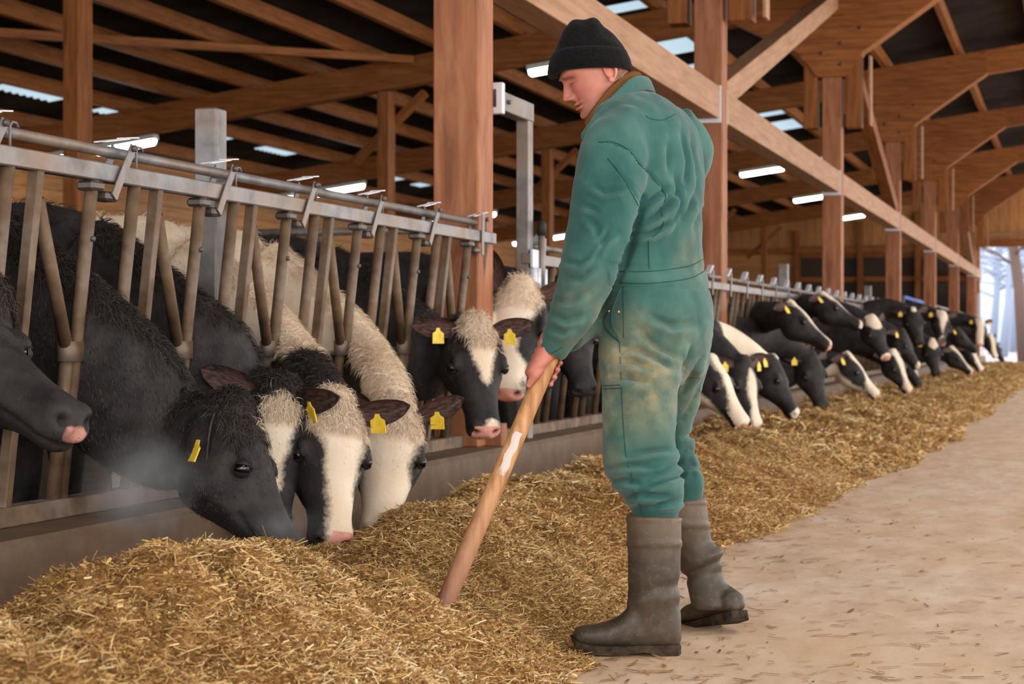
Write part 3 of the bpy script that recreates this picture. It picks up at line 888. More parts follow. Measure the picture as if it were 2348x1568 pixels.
def ear_mesh(L=.19, Wd=.057, cup=.62):
    na, nb = 12, 9; V = []; inner = []
    for side in (0, 1):
        for i in range(na + 1):
            a = i / na
            w = Wd * float(np.interp(a, [0, .12, .28, .48, .66, .8, .9, .96, 1], [.42, .62, .88, 1.0, .98, .87, .66, .45, .1]))
            for j in range(nb):
                b = -1 + 2 * j / (nb - 1)
                cang = b * (1.35 - .6 * a)
                r0 = w / 1.2
                yy = math.sin(cang) * r0 * 1.15; zz = (1 - math.cos(cang)) * r0 * cup * 1.9
                zz -= .02 * a * a * 2
                off = -.004 if side else .003
                V.append((a * L, yy, zz + off)); inner.append(0 if side else 1)
    F = []; m = (na + 1) * nb
    for i in range(na):
        for j in range(nb - 1):
            q = (i * nb + j, (i + 1) * nb + j, (i + 1) * nb + j + 1, i * nb + j + 1)
            F.append(q); F.append(tuple(m + x for x in reversed(q)))
    per = [i * nb for i in range(na + 1)] + [na * nb + j for j in range(1, nb)] + [i * nb + nb - 1 for i in range(na - 1, -1, -1)] + [j for j in range(nb - 2, 0, -1)]
    for a, b in zip(per, per[1:] + per[:1]): F.append((a, b, b + m, a + m))
    me = mesh_from('ear', V, F, True); set_attr(me, 'inner', inner); me.materials.append(M['ear']); return me
EAR = ear_mesh()
def tag_mesh():
    pts = [(-.007, .0), (.007, 0), (.011, -.014), (.026, -.024), (.027, -.07), (-.027, -.07), (-.026, -.024), (-.011, -.014)]
    n = len(pts); V = [(x, -.0025, z) for x, z in pts] + [(x, .0025, z) for x, z in pts]
    F = [tuple(range(n)), tuple(reversed(range(n, 2 * n)))] + [(i, (i + 1) % n, n + (i + 1) % n, n + i) for i in range(n)]
    me = mesh_from('ear_tag', V, F); me.materials.append(M['tag']); return me
TAG = tag_mesh()
def sphere_me(name, r, mat, n=14):
    V, F = ellipsoid_geo((0, 0, 0), (r, 0, 0), (0, r, 0), (0, 0, r), n, n); me = mesh_from(name, V, F, True); me.materials.append(mat); return me
EYE = sphere_me('eye', .0225, M['eye'])
LID = None
def lid_me():
    V, F = [], []
    def patch(e0, e1, r0, r1):
        n, m_ = 18, 6; b = len(V)
        for j in range(m_ + 1):
            f = j / m_; e = math.radians(e0 + (e1 - e0) * f); rr = r0 + (r1 - r0) * f
            for i in range(n + 1):
                a = math.radians(-95 + 190 * i / n); lim = math.cos(a) ** .5 if abs(math.degrees(a)) < 90 else 0
                ee = e if j else math.radians(e0) * lim + math.radians(4) * (1 - lim)
                V.append((math.sin(a) * math.cos(ee) * rr * 1.12, math.cos(a) * math.cos(ee) * rr, math.sin(ee) * rr))
        for j in range(m_):
            for i in range(n): F.append((b + j * (n + 1) + i, b + j * (n + 1) + i + 1, b + (j + 1) * (n + 1) + i + 1, b + (j + 1) * (n + 1) + i))
    patch(30, 88, .0245, .027)
    patch(-26, -88, .0243, .027)
    me = mesh_from('eyelid', V, F, True); me.materials.append(M['lid']); return me
LID = lid_me()

def cow(label, poll, muzzle, face, slot_y, blaze=None, seed=0, body=.0, neckw=None, pink=None, near=False, voxel=.02, tags=(1, 1), ears=(None, None),
        hair=0, scale=1.0, neck_pts=None, cheek=None, horns=False, wz=1.08, tz=1.0, tw=.94, neckb=None):
    """poll, muzzle: points of the place; face: direction the forehead looks"""
    poll = Vector(poll); muzzle = Vector(muzzle)
    F_ = (muzzle - poll).normalized(); U_ = (face - F_ * face.dot(F_)).normalized(); S_ = U_.cross(F_)   # S_: cow's left
    m4 = Matrix((F_, S_, U_)).transposed().to_4x4()
    sc = scale
    m4 = m4 @ Matrix.Diagonal((sc, sc, sc, 1))
    m4.translation = muzzle - F_ * HL * sc + U_ * .02 * sc
    inv = m4.inverted()
    wx = -3.55
    root = empty('cow', (wx, slot_y, 0), label, 'cow', 'cows at the feed fence')
    # neck
    hj = m4 @ Vector((.03 * HL, 0, -.045))
    fz = max(.62, min(1.12, (hj.z + 1.0) / 2))
    base = Vector((wx + .12, slot_y, wz))
    up_head = F_.z > -.72
    slot = neck_pts[0] if neck_pts else Vector((fx(fz) - .02, slot_y, min(fz + .05, hj.z - .06) if up_head else fz + .05))
    mid2 = neck_pts[1] if neck_pts and len(neck_pts) > 1 else slot.lerp(hj, .55) + (Vector((0, 0, -.03)) if up_head else Vector((0, 0, .04))) - F_ * .07
    path = [base, slot, mid2, hj, m4 @ Vector((.2 * HL, 0, -.05))]
    cp = catmull(path, 7); N = len(cp)
    rings = []
    for i, p in enumerate(cp):
        f = i / (N - 1); tg = (cp[min(i + 1, N - 1)] - cp[max(i - 1, 0)])
        up = Vector((0, 0, 1)).lerp(U_, max(0, min(1, (f - .35) * 2.0)))
        h = interp(f, [0, .25, .5, .75, 1], [.28, .215, .16, .115, .075]); ww = interp(f, [0, .25, .5, .75, 1], [.165, .12, .098, .082, .07])
        rings.append(ellip_ring(p, tg, up, h * sc, ww * sc))
    geos = [loft_geo(rings), loft_geo(head_rings(m4))]
    # brows, cheeks, poll, nostril rims
    for s in (-1, 1):
        geos.append(ellipsoid_geo(m4 @ Vector((.345 * HL, s * .114, .052)), F_ * .045 * sc, S_ * .022 * sc, U_ * .022 * sc))
        geos.append(ellipsoid_geo(m4 @ Vector((.30 * HL, s * .1, -.08)), F_ * .085 * sc, S_ * .035 * sc, U_ * .06 * sc))
        geos.append(ellipsoid_geo(m4 @ Vector((.925 * HL, s * .048, .012)), F_ * .034 * sc, S_ * .026 * sc, U_ * .03 * sc))
    geos.append(ellipsoid_geo(m4 @ Vector((-.01, 0, .075)), F_ * .05 * sc, S_ * .06 * sc, U_ * .035 * sc))
    front = geos; geos = []
    # trunk
    tr = [(-1.78, 1.10, .10, .09), (-1.70, 1.08, .25, .2), (-1.45, 1.07, .33, .27), (-1.05, 1.02, .37, .34), (-.6, 1.0, .385, .345), (-.25, 1.02, .37, .30), (0, 1.05, .34, .235), (.16, 1.06, .30, .19), (.26, 1.05, .2, .12)]
    geos.append(loft_geo([ellip_ring(Vector((wx + a, slot_y, z * tz)), Vector((1, 0, 0)), Vector((0, 0, 1)), h * tz, w_ * tw, 28) for a, z, h, w_ in tr]))
    # legs: fore with a low wrist, hind with stifle and hock
    for s in (-1, 1):
        fy = slot_y + s * .14
        V, F = tube_geo([(wx + .02, fy, 1.0), (wx + .0, fy, .72), (wx + .03, fy, .44), (wx + .03, fy, .40), (wx + .02, fy, .2), (wx + .04, fy, .1), (wx + .07, fy, .0)], [.14, .11, .065, .062, .045, .05, .062], 14); geos.append((V, F))
        hy = slot_y + s * .16
        V, F = tube_geo([(wx - 1.42, hy, 1.05), (wx - 1.32, hy, .78), (wx - 1.42, hy, .6), (wx - 1.56, hy, .5), (wx - 1.53, hy, .36), (wx - 1.5, hy, .12), (wx - 1.46, hy, .0)], [.2, .17, .11, .065, .05, .05, .062], 14); geos.append((V, F))
    V, F = tube_geo([(wx - 1.74, slot_y, 1.22), (wx - 1.84, slot_y, 1.0), (wx - 1.83, slot_y, .7), (wx - 1.82, slot_y, .42)], [.045, .032, .026, .05], 10); geos.append((V, F))
    V, F = merge_geo(*front); m1 = fuse(V, F, voxel, 5 if near else 3, .5, root.location)
    V, F = merge_geo(*geos); m2 = fuse(V, F, .03 if near else .045, 3, .5, root.location)
    me = join_me('body', m1, m2)
    A = get_co(me); Wd = A + np.array(root.location)
    im = np.array(inv); Lc = Wd @ im[:3, :3].T + im[:3, 3]
    tt, ss, uu_ = Lc[:, 0] / HL, Lc[:, 1], Lc[:, 2]
    inhead = (tt > -.12) & (tt < 1.1) & (np.abs(ss) < .19) & (uu_ > -.24) & (uu_ < .16)
    # nostrils and mouth pressed into the skin
    No = get_no(me)
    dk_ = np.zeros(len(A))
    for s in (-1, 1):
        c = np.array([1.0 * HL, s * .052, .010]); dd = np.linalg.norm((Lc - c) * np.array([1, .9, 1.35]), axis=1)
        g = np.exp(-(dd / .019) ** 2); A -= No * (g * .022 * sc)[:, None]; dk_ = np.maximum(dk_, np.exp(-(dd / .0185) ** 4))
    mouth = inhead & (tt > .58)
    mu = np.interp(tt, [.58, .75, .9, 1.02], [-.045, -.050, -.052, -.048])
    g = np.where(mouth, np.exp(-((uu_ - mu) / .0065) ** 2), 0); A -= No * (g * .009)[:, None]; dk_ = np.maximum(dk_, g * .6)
    # eye hollows
    for s in (-1, 1):
        dd = np.linalg.norm(Lc - np.array([.385 * HL, s * .132, .028]), axis=1); A -= No * (np.exp(-(dd / .028) ** 2) * .012)[:, None]
    set_co(me, A)
    # markings
    white = np.full(len(A), -.3)
    bodyn = wob(Wd, 2.6, seed + 100, 2) * .35 + (body)
    white = np.where(~inhead, bodyn, white)
    if neckw is not None:                       # (signed along-neck function) white saddle on the neck
        for (c, r_) in neckw:
            dd = r_ - np.linalg.norm(Wd - np.array(c), axis=1); white = np.where(~inhead, np.maximum(white, dd + .03 * wob(Wd, 14, seed + 3)), white)
    if neckb is not None:
        for (c, r_) in neckb:
            dd = np.linalg.norm(Wd - np.array(c), axis=1) - r_; white = np.where(~inhead, np.minimum(white, dd + .03 * wob(Wd, 14, seed + 4)), white)
    if blaze is not None:
        bt_, bc, bw = [b[0] for b in blaze], [b[1] for b in blaze], [b[2] * 1.12 for b in blaze]
        hwid = np.interp(tt, bt_, bw); cen = np.interp(tt, bt_, bc)
        val = hwid - np.abs(ss - cen) + .012 * wob(Lc, 28, seed + 7)
        val = np.where(uu_ > -.03 - .5 * np.maximum(hwid - .09, 0), val, -.2)
        val = np.where((tt < bt_[0]) | (tt > bt_[-1]), -.2, val)
        white = np.where(inhead, val, white)
    if cheek is not None:                       # white lower jaw
        val = cheek - uu_ + .02 * wob(Lc, 18, seed + 9)
        white = np.where(inhead, np.maximum(white, val), white)
    pv = np.zeros(len(A))
    if pink is not None:
        t0, s0, s1 = pink
        pv = np.where(inhead & (tt > t0) & (ss > s0) & (ss < s1), np.clip((tt - t0) / .05, 0, 1), 0)
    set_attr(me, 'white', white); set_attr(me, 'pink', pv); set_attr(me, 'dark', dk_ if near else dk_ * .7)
    me.materials.append(M['coat'])
    bd = put('body', me, None, root)
    # eyes
    rl = Vector(root.location)
    R3 = Matrix((F_, S_, U_)).transposed()
    for s in (-1, 1):
        o = put('eye', EYE, None, root); o.location = m4 @ Vector((.385 * HL, s * .122, .03)) - rl; o.scale = (sc,) * 3
        if near:
            q = put('eyelid', LID, None, o)
            ou = (S_ * s * .93 + F_ * .25 + U_ * .2).normalized(); lu = (U_ * .62 - F_ * .78); lu = (lu - ou * lu.dot(ou)).normalized(); mm = Matrix((ou.cross(lu), ou, lu)).transposed().to_4x4()
            q.matrix_local = mm; q.location = (0, 0, 0)
    # ears (s=+1: the cow's left)
    for k, s in enumerate((1, -1)):
        spec = ears[k] or (.92, -.30, -.18, 0)          # out, forward, up, roll
        d = spec[0].normalized() if isinstance(spec[0], Vector) else (S_ * s * spec[0] + F_ * spec[1] + U_ * spec[2]).normalized()
        if isinstance(spec[0], Vector): spec = (spec[0], 0, 0, spec[1])
        op = (F_ * .25 + U_ * .9 + Vector((0, 0, -.12))); op = (op - d * op.dot(d)).normalized()
        if spec[3]: op = Quaternion(d, spec[3]) @ op
        yv = op.cross(d)
        mm = Matrix((d, yv, op)).transposed().to_4x4()
        b0 = m4 @ Vector((.02 * HL, s * .088, .035))
        mm.translation = b0 - rl
        o = put('ear', EAR, None, root); o.matrix_local = mm @ Matrix.Diagonal((sc, sc, sc, 1))
        if tags[k]:
            q = put('ear_tag', TAG, None, o)
            wp = b0 + d * .088 * sc + op * .012 * sc
            nrm = op; dn = Vector((0, 0, 1)); dn = (dn - nrm * dn.dot(nrm)).normalized()
            q3 = Matrix((nrm.cross(dn) * -1, -nrm, dn)).transposed().to_4x4(); q3.translation = wp + nrm * .013 - rl
            q.matrix_local = (mm @ Matrix.Diagonal((sc, sc, sc, 1))).inverted() @ q3
    if horns:
        V, F = tube_geo([m4 @ Vector((.0, .07, .06)), m4 @ Vector((-.06, .085, .10)), m4 @ Vector((-.13, .085, .12)), m4 @ Vector((-.19, .075, .13))], [.03, .03, .022, .006], 12)
        put('horn', mesh_from('horn', [v_ - rl for v_ in V], F, True), M['horn'], root)
    # coat hair on the near animals
    if hair:
        r = np.random.default_rng(seed + 500)
        A = get_co(me); No = get_no(me); Wd = A + np.array(rl)
        front = Wd[:, 0] > -3.9
        wgt = np.where(front, 1.0, .12)
        pollm = inhead & (tt < .22) & (uu_ > .03)
        ridge = (~inhead) & (No[:, 2] > .45)
        low = (tt > .5) & inhead
        wgt = wgt * np.where(pollm, 7., np.where(ridge, 2.4, np.where(low, .25, 1.)))
        idx = r.choice(len(A), size=hair, p=wgt / wgt.sum())
        base_ = A[idx] + r.normal(0, .004, (hair, 3)); nn = No[idx]
        pm = pollm[idx]; rg = ridge[idx]; hd = inhead[idx]
        L = np.where(pm, r.uniform(.03, .06, hair), np.where(rg, r.uniform(.03, .065, hair), np.where(hd, r.uniform(.006, .014, hair), r.uniform(.010, .024, hair))))
        flow = np.tile(np.array([0, 0, -1.]), (hair, 1)) + np.where(hd[:, None], np.array(F_) * .5, np.array([.25, 0, 0]))
        flow += r.normal(0, .35, (hair, 3)) * np.where(pm, 2.2, 1.)[:, None]
        flow -= nn * (flow * nn).sum(1)[:, None]; flow /= np.linalg.norm(flow, axis=1)[:, None] + 1e-9
        lift = np.where(pm, .9, np.where(rg, .75, .28))[:, None]
        d0 = flow + nn * lift; d0 /= np.linalg.norm(d0, axis=1)[:, None]
        d1 = flow * 1.1 + nn * (lift * -.1) + np.array([0, 0, -.25]) * pm[:, None]; d1 /= np.linalg.norm(d1, axis=1)[:, None]
        s_ = np.cross(d0, nn + r.normal(0, .5, (hair, 3))); s_ /= np.linalg.norm(s_, axis=1)[:, None] + 1e-9
        wd = np.where(pm | rg, .0011, .0009)[:, None]
        p0 = base_ - nn * .002; p1 = p0 + d0 * (L * .5)[:, None]; p2 = p1 + d1 * (L * .5)[:, None]
        V = np.stack([p0 - s_ * wd, p0 + s_ * wd, p1 - s_ * wd * .8, p1 + s_ * wd * .8, p2], 1).reshape(-1, 3)
        b = np.arange(hair)[:, None] * 5
        Fi = np.concatenate([b + np.array([[0, 1, 3]]), b + np.array([[0, 3, 2]]), b + np.array([[2, 3, 4]])], 1).reshape(-1)
        hm = fast_mesh('coat_hair', V, Fi, 3)
        set_attr(hm, 'white', np.repeat((white[idx] > 0).astype(float), 5)); set_attr(hm, 'tone', np.repeat(np.clip(r.normal(.45, .22, hair), 0, 1), 5))
        o = put('coat_hair', hm, M['hair'], root); o['kind'] = 'stuff'
    return root
def slot_at(k): return y_s0 + k * PITCH + .0
def thru(k, z): return Vector((fx(z) - .02, slot_at(k), z))
N_ = dict(near=True, voxel=.0100)
# A: head at the left picture edge
cow('black cow at the left picture edge, only its snout in view', P(-205, 722, 4.85), P(166, 996, 4.62), camdir(.60, .77, .15), slot_at(-1), None, 1, -1, hair=16000, tags=(0, 0), pink=(.99, -.05, .08), scale=1.15, **N_)
# B: big black cow eating in profile
cow('shaggy all-black cow with its head down in the feed, in profile', P(470, 962, 5.50), P(672, 1314, 5.38), camdir(.86, .48, .06), slot_at(0), [(.02, .01, -.02), (.14, .012, .012), (.26, .01, -.02)], 2, -1, hair=58000, tags=(0, 1),
    ears=((.9, -.3, .1, 0), (camdir(-.3, -.9, .3), 2.2)), scale=1.06, neck_pts=[thru(0, .80), P(372, 1000, 5.56)], **N_)
# C
cow('black cow with a long tapering white blaze behind the shaggy one', P(630, 897, 6.22), P(614, 1232, 6.0), camdir(.34, .30, .88), slot_at(1), [(.0, .0, -.01), (.06, .0, .04), (.12, 0, .056), (.3, 0, .046), (.5, .0, .024), (.72, 0, .004), (.78, 0, -.02)], 3, -1, hair=25000, tags=(1, 0),
    ears=((camdir(.62, .02, .9), .2), (camdir(-.8, .42, .35), 0)), neck_pts=[thru(1, .80), P(556, 920, 6.32)], **N_)
# D
cow('white-faced cow with black cheeks and a pink-grey muzzle, head straight down', P(748, 924, 6.28), P(756, 1256, 6.02), camdir(.40, .22, .9), slot_at(2), [(-.12, .02, .16), (.12, .02, .12), (.25, .025, .082), (.34, .03, .062), (.5, .03, .05), (.7, .03, .044), (.9, .03, .05), (1.1, .03, .05)], 4, .5, neckb=[(P(700, 895, 6.5), .17), (P(735, 910, 6.4), .17), (P(655, 940, 6.7), .22)], hair=22000, tags=(1, 0), pink=(.9, -.012, .1),
    ears=((camdir(.95, .08, .28), .35), (.9, -.3, .0, 0)), neck_pts=[thru(2, .74), P(712, 915, 6.5)], **N_)
# E
cow('white-faced cow with yellow tag in its outstretched right-hand ear, muzzle in the feed', P(905, 925, 7.0), P(868, 1232, 6.75), camdir(.18, .28, .94), slot_at(3), [(-.12, 0, .16), (.25, 0, .095), (.45, .0, .075), (.6, 0, .085), (1.1, 0, .1)], 5, .5, neckb=[(P(840, 930, 7.25), .16), (P(885, 960, 7.1), .13), (P(800, 920, 7.5), .24)], hair=22000, tags=(1, 0), pink=(.93, -.05, .05), cheek=-.085,
    ears=((camdir(.9, .32, .2), .2), (.9, -.2, .0, 0)), neck_pts=[thru(3, .76), P(882, 925, 7.15)], **N_)
# F
cow('dark cow with a white forehead wedge and pink nose looking at the viewer', P(1072, 738, 8.1), P(1110, 1000, 7.86), camdir(.34, .2, .92), slot_at(4), [(-.12, .015, .075), (.08, .01, .075), (.2, .012, .06), (.4, .015, .03), (.56, .02, .002), (.6, .02, -.02), (.86, .02, -.02), (.9, .03, .025), (1.1, .03, .03)], 6, -1, hair=18000, pink=(.93, -.06, .09),
    ears=((camdir(.93, .15, .2), .1), (camdir(-.9, .12, .35), 0)), neck_pts=[thru(4, .83), P(1010, 820, 8.3)], **N_)
# G
cow('cow with a broad white face and dark eye patch, ear pricked by the gate frame', P(1200, 650, 9.35), P(1160, 912, 9.0), camdir(-.08, .2, .97), 9.42, [(-.12, -.025, .13), (.1, -.03, .12), (.25, -.035, .09), (.4, -.04, .065), (.6, -.04, .065), (.75, -.03, .08), (1.1, -.03, .1)], 7, -.1, hair=8000, tags=(0, 0), pink=(.94, -.1, .1), scale=1.2,
    ears=((camdir(.9, .1, .1), 0), (camdir(-.28, .95, .1), 0)), near=True, voxel=.013, neck_pts=[P(1225, 800, 9.75), P(1205, 750, 9.6)])
# H
cow('dark brownish-black cow half hidden behind the farmer, showing its moist muzzle', P(1288, 705, 10.1), P(1340, 905, 9.85), camdir(.28, .25, .93), 10.35, None, 8, -1, tags=(0, 0), near=True, voxel=.013)
# ---- the row beyond the farmer
far = [
 # label, poll px,py, muzzle px,py, Z, face(r,u,t), blaze, pink, cheek, body, tags, extras
 ('cow with a wide white stripe and black cheek eating right beside the farmer', 1612, 842, 1706, 982, 12.0, (.72, .45, .5), [(-.2, .0, .06), (.1, .0, .05), (.3, .0, .045), (.6, .0, .05), (.8, 0, .08), (1.1, 0, .1)], (.95, -.1, .1), -.07, -1, (0, 0)),
 ('black cow with upright ears and a white muzzle stripe, second past the farmer', 1694, 856, 1728, 985, 13.0, (.55, .4, .7), [(.1, .01, .01), (.3, .01, .04), (1.1, .01, .05)], None, None, -1, (1, 1)),
 ('black cow with white shoulder patch lowering its head, third past the farmer', 1768, 862, 1822, 958, 14.3, (.75, .5, .3), [(-.2, 0, .02), (.0, .0, .035), (.08, 0, -.02), (.86, 0, -.02), (.93, 0, .06), (1.1, 0, .06)], None, None, -1, (0, 1)),
 ('black cow holding its head up in profile with white blaze and white throat', 1800, 716, 1902, 800, 15.3, (.62, .74, .22), [(-.2, 0, .05), (.1, 0, .045), (.4, 0, .028), (.75, 0, .02), (.93, 0, .035), (1.1, 0, .05)], (.96, -.1, .1), None, -1, (0, 1)),
 ('all-black headed cow facing the viewer over the feed', 1852, 832, 1884, 940, 16.2, (.42, .3, .85), None, None, None, -1, (0, 1)),
 ('black cow raised highest along the rail, white-tipped muzzle', 1888, 700, 1974, 752, 18.0, (.5, .84, .2), [(-.2, 0, .05), (.1, 0, .05), (.5, 0, .03), (.7, 0, -.01), (.86, 0, -.01), (.93, 0, .05), (1.1, 0, .06)], None, None, -1, (0, 1)),
 ('cow with white forehead diamond and white lower face, muzzle to the right', 1928, 826, 2012, 912, 17.5, (.7, .6, .35), [(-.2, 0, .035), (.1, .0, .045), (.25, 0, .03), (.5, 0, .03), (.7, 0, .07), (1.1, 0, .1)], (.96, -.1, .1), -.07, -1, (0, 1)),
 ('black cow with a big white forehead spot and pink muzzle turned to the viewer', 2006, 768, 2032, 826, 20.0, (.35, .45, .82), [(-.2, 0, .1), (.1, 0, .085), (.28, 0, .05), (.34, 0, -.03), (.86, 0, -.03), (.9, 0, .07), (1.1, 0, .07)], (.9, -.06, .06), None, -1, (0, 0)),
 ('cow with slanting white blaze below the pink-muzzled one', 2042, 824, 2084, 902, 20.6, (.6, .4, .7), [(-.2, 0, .05), (.2, 0, .045), (.7, 0, .035), (1.1, 0, .06)], (.96, -.1, .1), None, -1, (0, 0)),
 ('black cow with pale muzzle and tagged ear behind the pink-muzzled one', 2056, 768, 2104, 846, 22.0, (.72, .55, .4), [(-.2, 0, -.02), (.8, 0, -.02), (.9, 0, .06), (1.1, 0, .06)], None, None, -1, (0, 1)),
 ('black cow with small white chin flash low in the far row', 2082, 838, 2108, 888, 22.8, (.6, .4, .7), [(-.2, 0, -.02), (.3, .0, .012), (.6, 0, .03), (.8, 0, -.01), (1.1, 0, -.02)], None, None, -1, (0, 0)),
 ('dark grey-faced cow lifting its head under the far rail', 2096, 742, 2108, 792, 24.5, (.1, .2, .97), [(-.2, 0, .02), (.05, 0, .03), (.1, 0, -.02), (1.1, 0, -.02)], None, None, -1, (0, 1)),
 ('black cow with a white star low in the far row', 2136, 804, 2146, 862, 25.4, (.15, .3, .94), [(-.2, 0, -.02), (.0, 0, .05), (.15, 0, .06), (.3, 0, -.02), (1.1, 0, -.03)], None, None, -1, (0, 1)),
 ('small far cow facing the viewer with white wedge and pink nose', 2158, 748, 2158, 792, 27.0, (.05, .2, .97), [(-.2, 0, .08), (.2, 0, .06), (.5, 0, .02), (.7, 0, .0), (.88, 0, .05), (1.1, 0, .05)], (.92, -.06, .06), None, -1, (0, 1)),
 ('far cow with narrow white blaze reaching to a pink muzzle', 2174, 806, 2228, 858, 27.8, (.66, .66, .35), [(-.2, 0, .06), (.2, 0, .05), (.7, 0, .03), (1.1, 0, .06)], (.93, -.1, .1), None, -1, (0, 0)),
 ('far black cow in profile with two yellow tags', 2194, 768, 2240, 808, 29.5, (.6, .72, .35), None, None, None, -1, (1, 1)),
 ('far cow with white stripe low beside the heap', 2226, 816, 2250, 852, 31.5, (.5, .5, .7), [(-.2, 0, .05), (.5, 0, .04), (1.1, 0, .06)], (.95, -.1, .1), None, -1, (0, 0)),
 ('white-faced far cow with yellow tags in both ears', 2246, 756, 2246, 794, 34.0, (.0, .2, .97), [(-.2, 0, .1), (.3, 0, .06), (1.1, 0, .06)], (.9, -.06, .06), None, -1, (1, 1)),
 ('far dark cow with pale blaze near the end of the row', 2270, 786, 2282, 822, 38.0, (.4, .4, .8), [(-.2, 0, .06), (.5, 0, .05), (1.1, 0, .06)], None, None, -1, (0, 0)),
 ('most distant cow, a small dark head before the open gate', 2286, 806, 2300, 830, 45.0, (.4, .4, .8), None, None, None, -1, (0, 0)),
]
ly = 10.4
SL = {0: 11.9, 1: 12.75, 2: 13.6, 4: 15.6, 3: 16.7, 6: 17.6, 5: 19.7}
for i, (lab, ax, ay, bx, by, Z, fd, bz, pk_, ck, bd, tg) in enumerate(far):
    a = P(ax, ay, Z); b = P(bx, by, Z - .12)
    sy = SL.get(i) or max(a.y + .05, ly + .62); ly = max(ly, sy)
    nw = None
    if i == 2: nw = [(P(1700, 775, 14.3), .36)]
    if i == 3: nw = [(P(1805, 840, 15.5), .2), (P(1765, 850, 15.8), .2)]
    cow(lab, a, b, camdir(*fd), sy, bz, 40 + i, bd, neckw=nw, pink=pk_, cheek=ck, tags=tg, near=i < 5, voxel=.019 if i < 6 else .03, scale=.98, tz=.88, wz=.95, tw=.9)
# ================================================================== the farmer
ZM = 5.30
man = empty('person', P(1500, 1500, 5.2) * 1, 'man in green coverall, black knit cap and rubber boots leaning on a tool handle', 'person')
man.location = (P(1480, 1490, 5.2).x, P(1480, 1490, 5.2).y, 0)
MO = Vector(man.location)
# cloth
t = NT('green_drill', .85, .15)
v = t.coord((1, 1, 1)); n1 = t.noise(v, 3.2, 5, .6); n2 = t.noise(v, 11, 5, .6); weave = t.noise(t.coord((1, 1, 3)), 160, 2)
c = t.ramp(n1, [(.3, lin(30, 68, 64)), (.5, lin(43, 86, 81)), (.72, lin(67, 108, 100))])
dirt = t.attr('dirt')
dm = t.math('MULTIPLY', dirt, t.ramp(n2, [(.30, (.15, .15, .15)), (.62, (1, 1, 1))]), True)
c = t.mix(c, t.ramp(n2, [(.35, lin(110, 96, 66)), (.7, lin(164, 148, 112))]), dm)
paler = t.attr('paler')
c = t.mix(c, lin(100, 136, 127), t.math('MULTIPLY', paler, .6, True))
wr = t.noise(t.coord((1, 1, .7)), 18, 4, .55, 0)
hh = t.math('ADD', t.math('MULTIPLY', wr, 1.0), t.math('MULTIPLY', weave, .12))
t.color(c).bump(hh, .35, .010)
t.b.inputs['Sheen Weight'].default_value = .2
M['cloth'] = t.m
M['seam'] = plain('seam_thread', (34, 76, 68), .9, .1)
t = NT('skin', .5, .4); v = t.coord()
c = t.ramp(t.noise(v, 18, 4), [(.3, lin(172, 104, 88)), (.7, lin(196, 130, 110))])
c = t.mix(c, lin(196, 98, 86), t.math('MULTIPLY', t.attr('red'), .6, True))
c = t.mix(c, lin(110, 78, 66), t.math('MULTIPLY', t.attr('stub_crease'), .45, True))
t.color(c).bump(t.noise(v, 120, 3), .1, .001)
t.b.inputs['Subsurface Weight'].default_value = .12; t.b.inputs['Subsurface Radius'].default_value = (.012, .005, .003)
M['skin'] = t.m
t = NT('black_wool', .95, .05); kn = t.noise(t.coord((1, 1, 1)), 180, 3)
t.color(t.ramp(kn, [(.3, lin(12, 10, 12)), (.7, lin(27, 25, 26))])).bump(kn, .5, .004)
t.b.inputs['Sheen Weight'].default_value = .06; M['wool'] = t.m
t = NT('boot_rubber', .52, .4); v = t.coord(); n1 = t.noise(v, 7, 5); n2 = t.noise(v, 45, 4)
c = t.ramp(n1, [(.3, lin(48, 40, 32)), (.7, lin(76, 65, 53))])
n3 = t.noise(v, 140, 3)
c = t.mix(c, lin(150, 128, 102), t.ramp(n3, [(.66, (0, 0, 0)), (.74, (.6, .6, .6))]))
c = t.mix(c, lin(112, 94, 74), t.ramp(n2, [(.5, (0, 0, 0)), (.75, (.4, .4, .4))]))
c = t.mix(c, lin(122, 100, 78), t.math('MULTIPLY', t.attr('dust'), .5, True))
t.color(c); M['boot'] = t.m
t = NT('boot_sole', .8, .2); t.color(t.ramp(t.noise(t.coord(), 40, 4), [(.35, lin(30, 24, 20)), (.7, lin(74, 59, 44))])); M['sole'] = t.m

TH = math.radians(35)
FACE = (RV * -math.cos(TH) + FV * math.sin(TH)); LEFT = (RV * -math.sin(TH) - FV * math.cos(TH))
def body_ring(px, py, Z, d, w, n=40, th=None, tilt=0.):
    c = P(px, py, Z); f_, l_ = FACE, LEFT
    if th is not None:
        f_ = RV * -math.cos(th) + FV * math.sin(th); l_ = RV * -math.sin(th) - FV * math.cos(th)
    return [c + f_ * (d * math.cos(2 * math.pi * k / n)) + l_ * (w * math.sin(2 * math.pi * k / n)) + UV * (tilt * math.cos(2 * math.pi * k / n)) for k in range(n)]
def vis_ring(py, L, R, Z, b, n=40, slant=0.):
    """ring whose outline spans L..R at depth Z, half depth b"""
    c = P((L + R) / 2, py, Z); a = (R - L) / 2 * Z / FPX
    return [c + RV * (a * math.cos(2 * math.pi * k / n)) + FV * (b * math.sin(2 * math.pi * k / n)) + UV * (-slant * math.cos(2 * math.pi * k / n)) for k in range(n)]
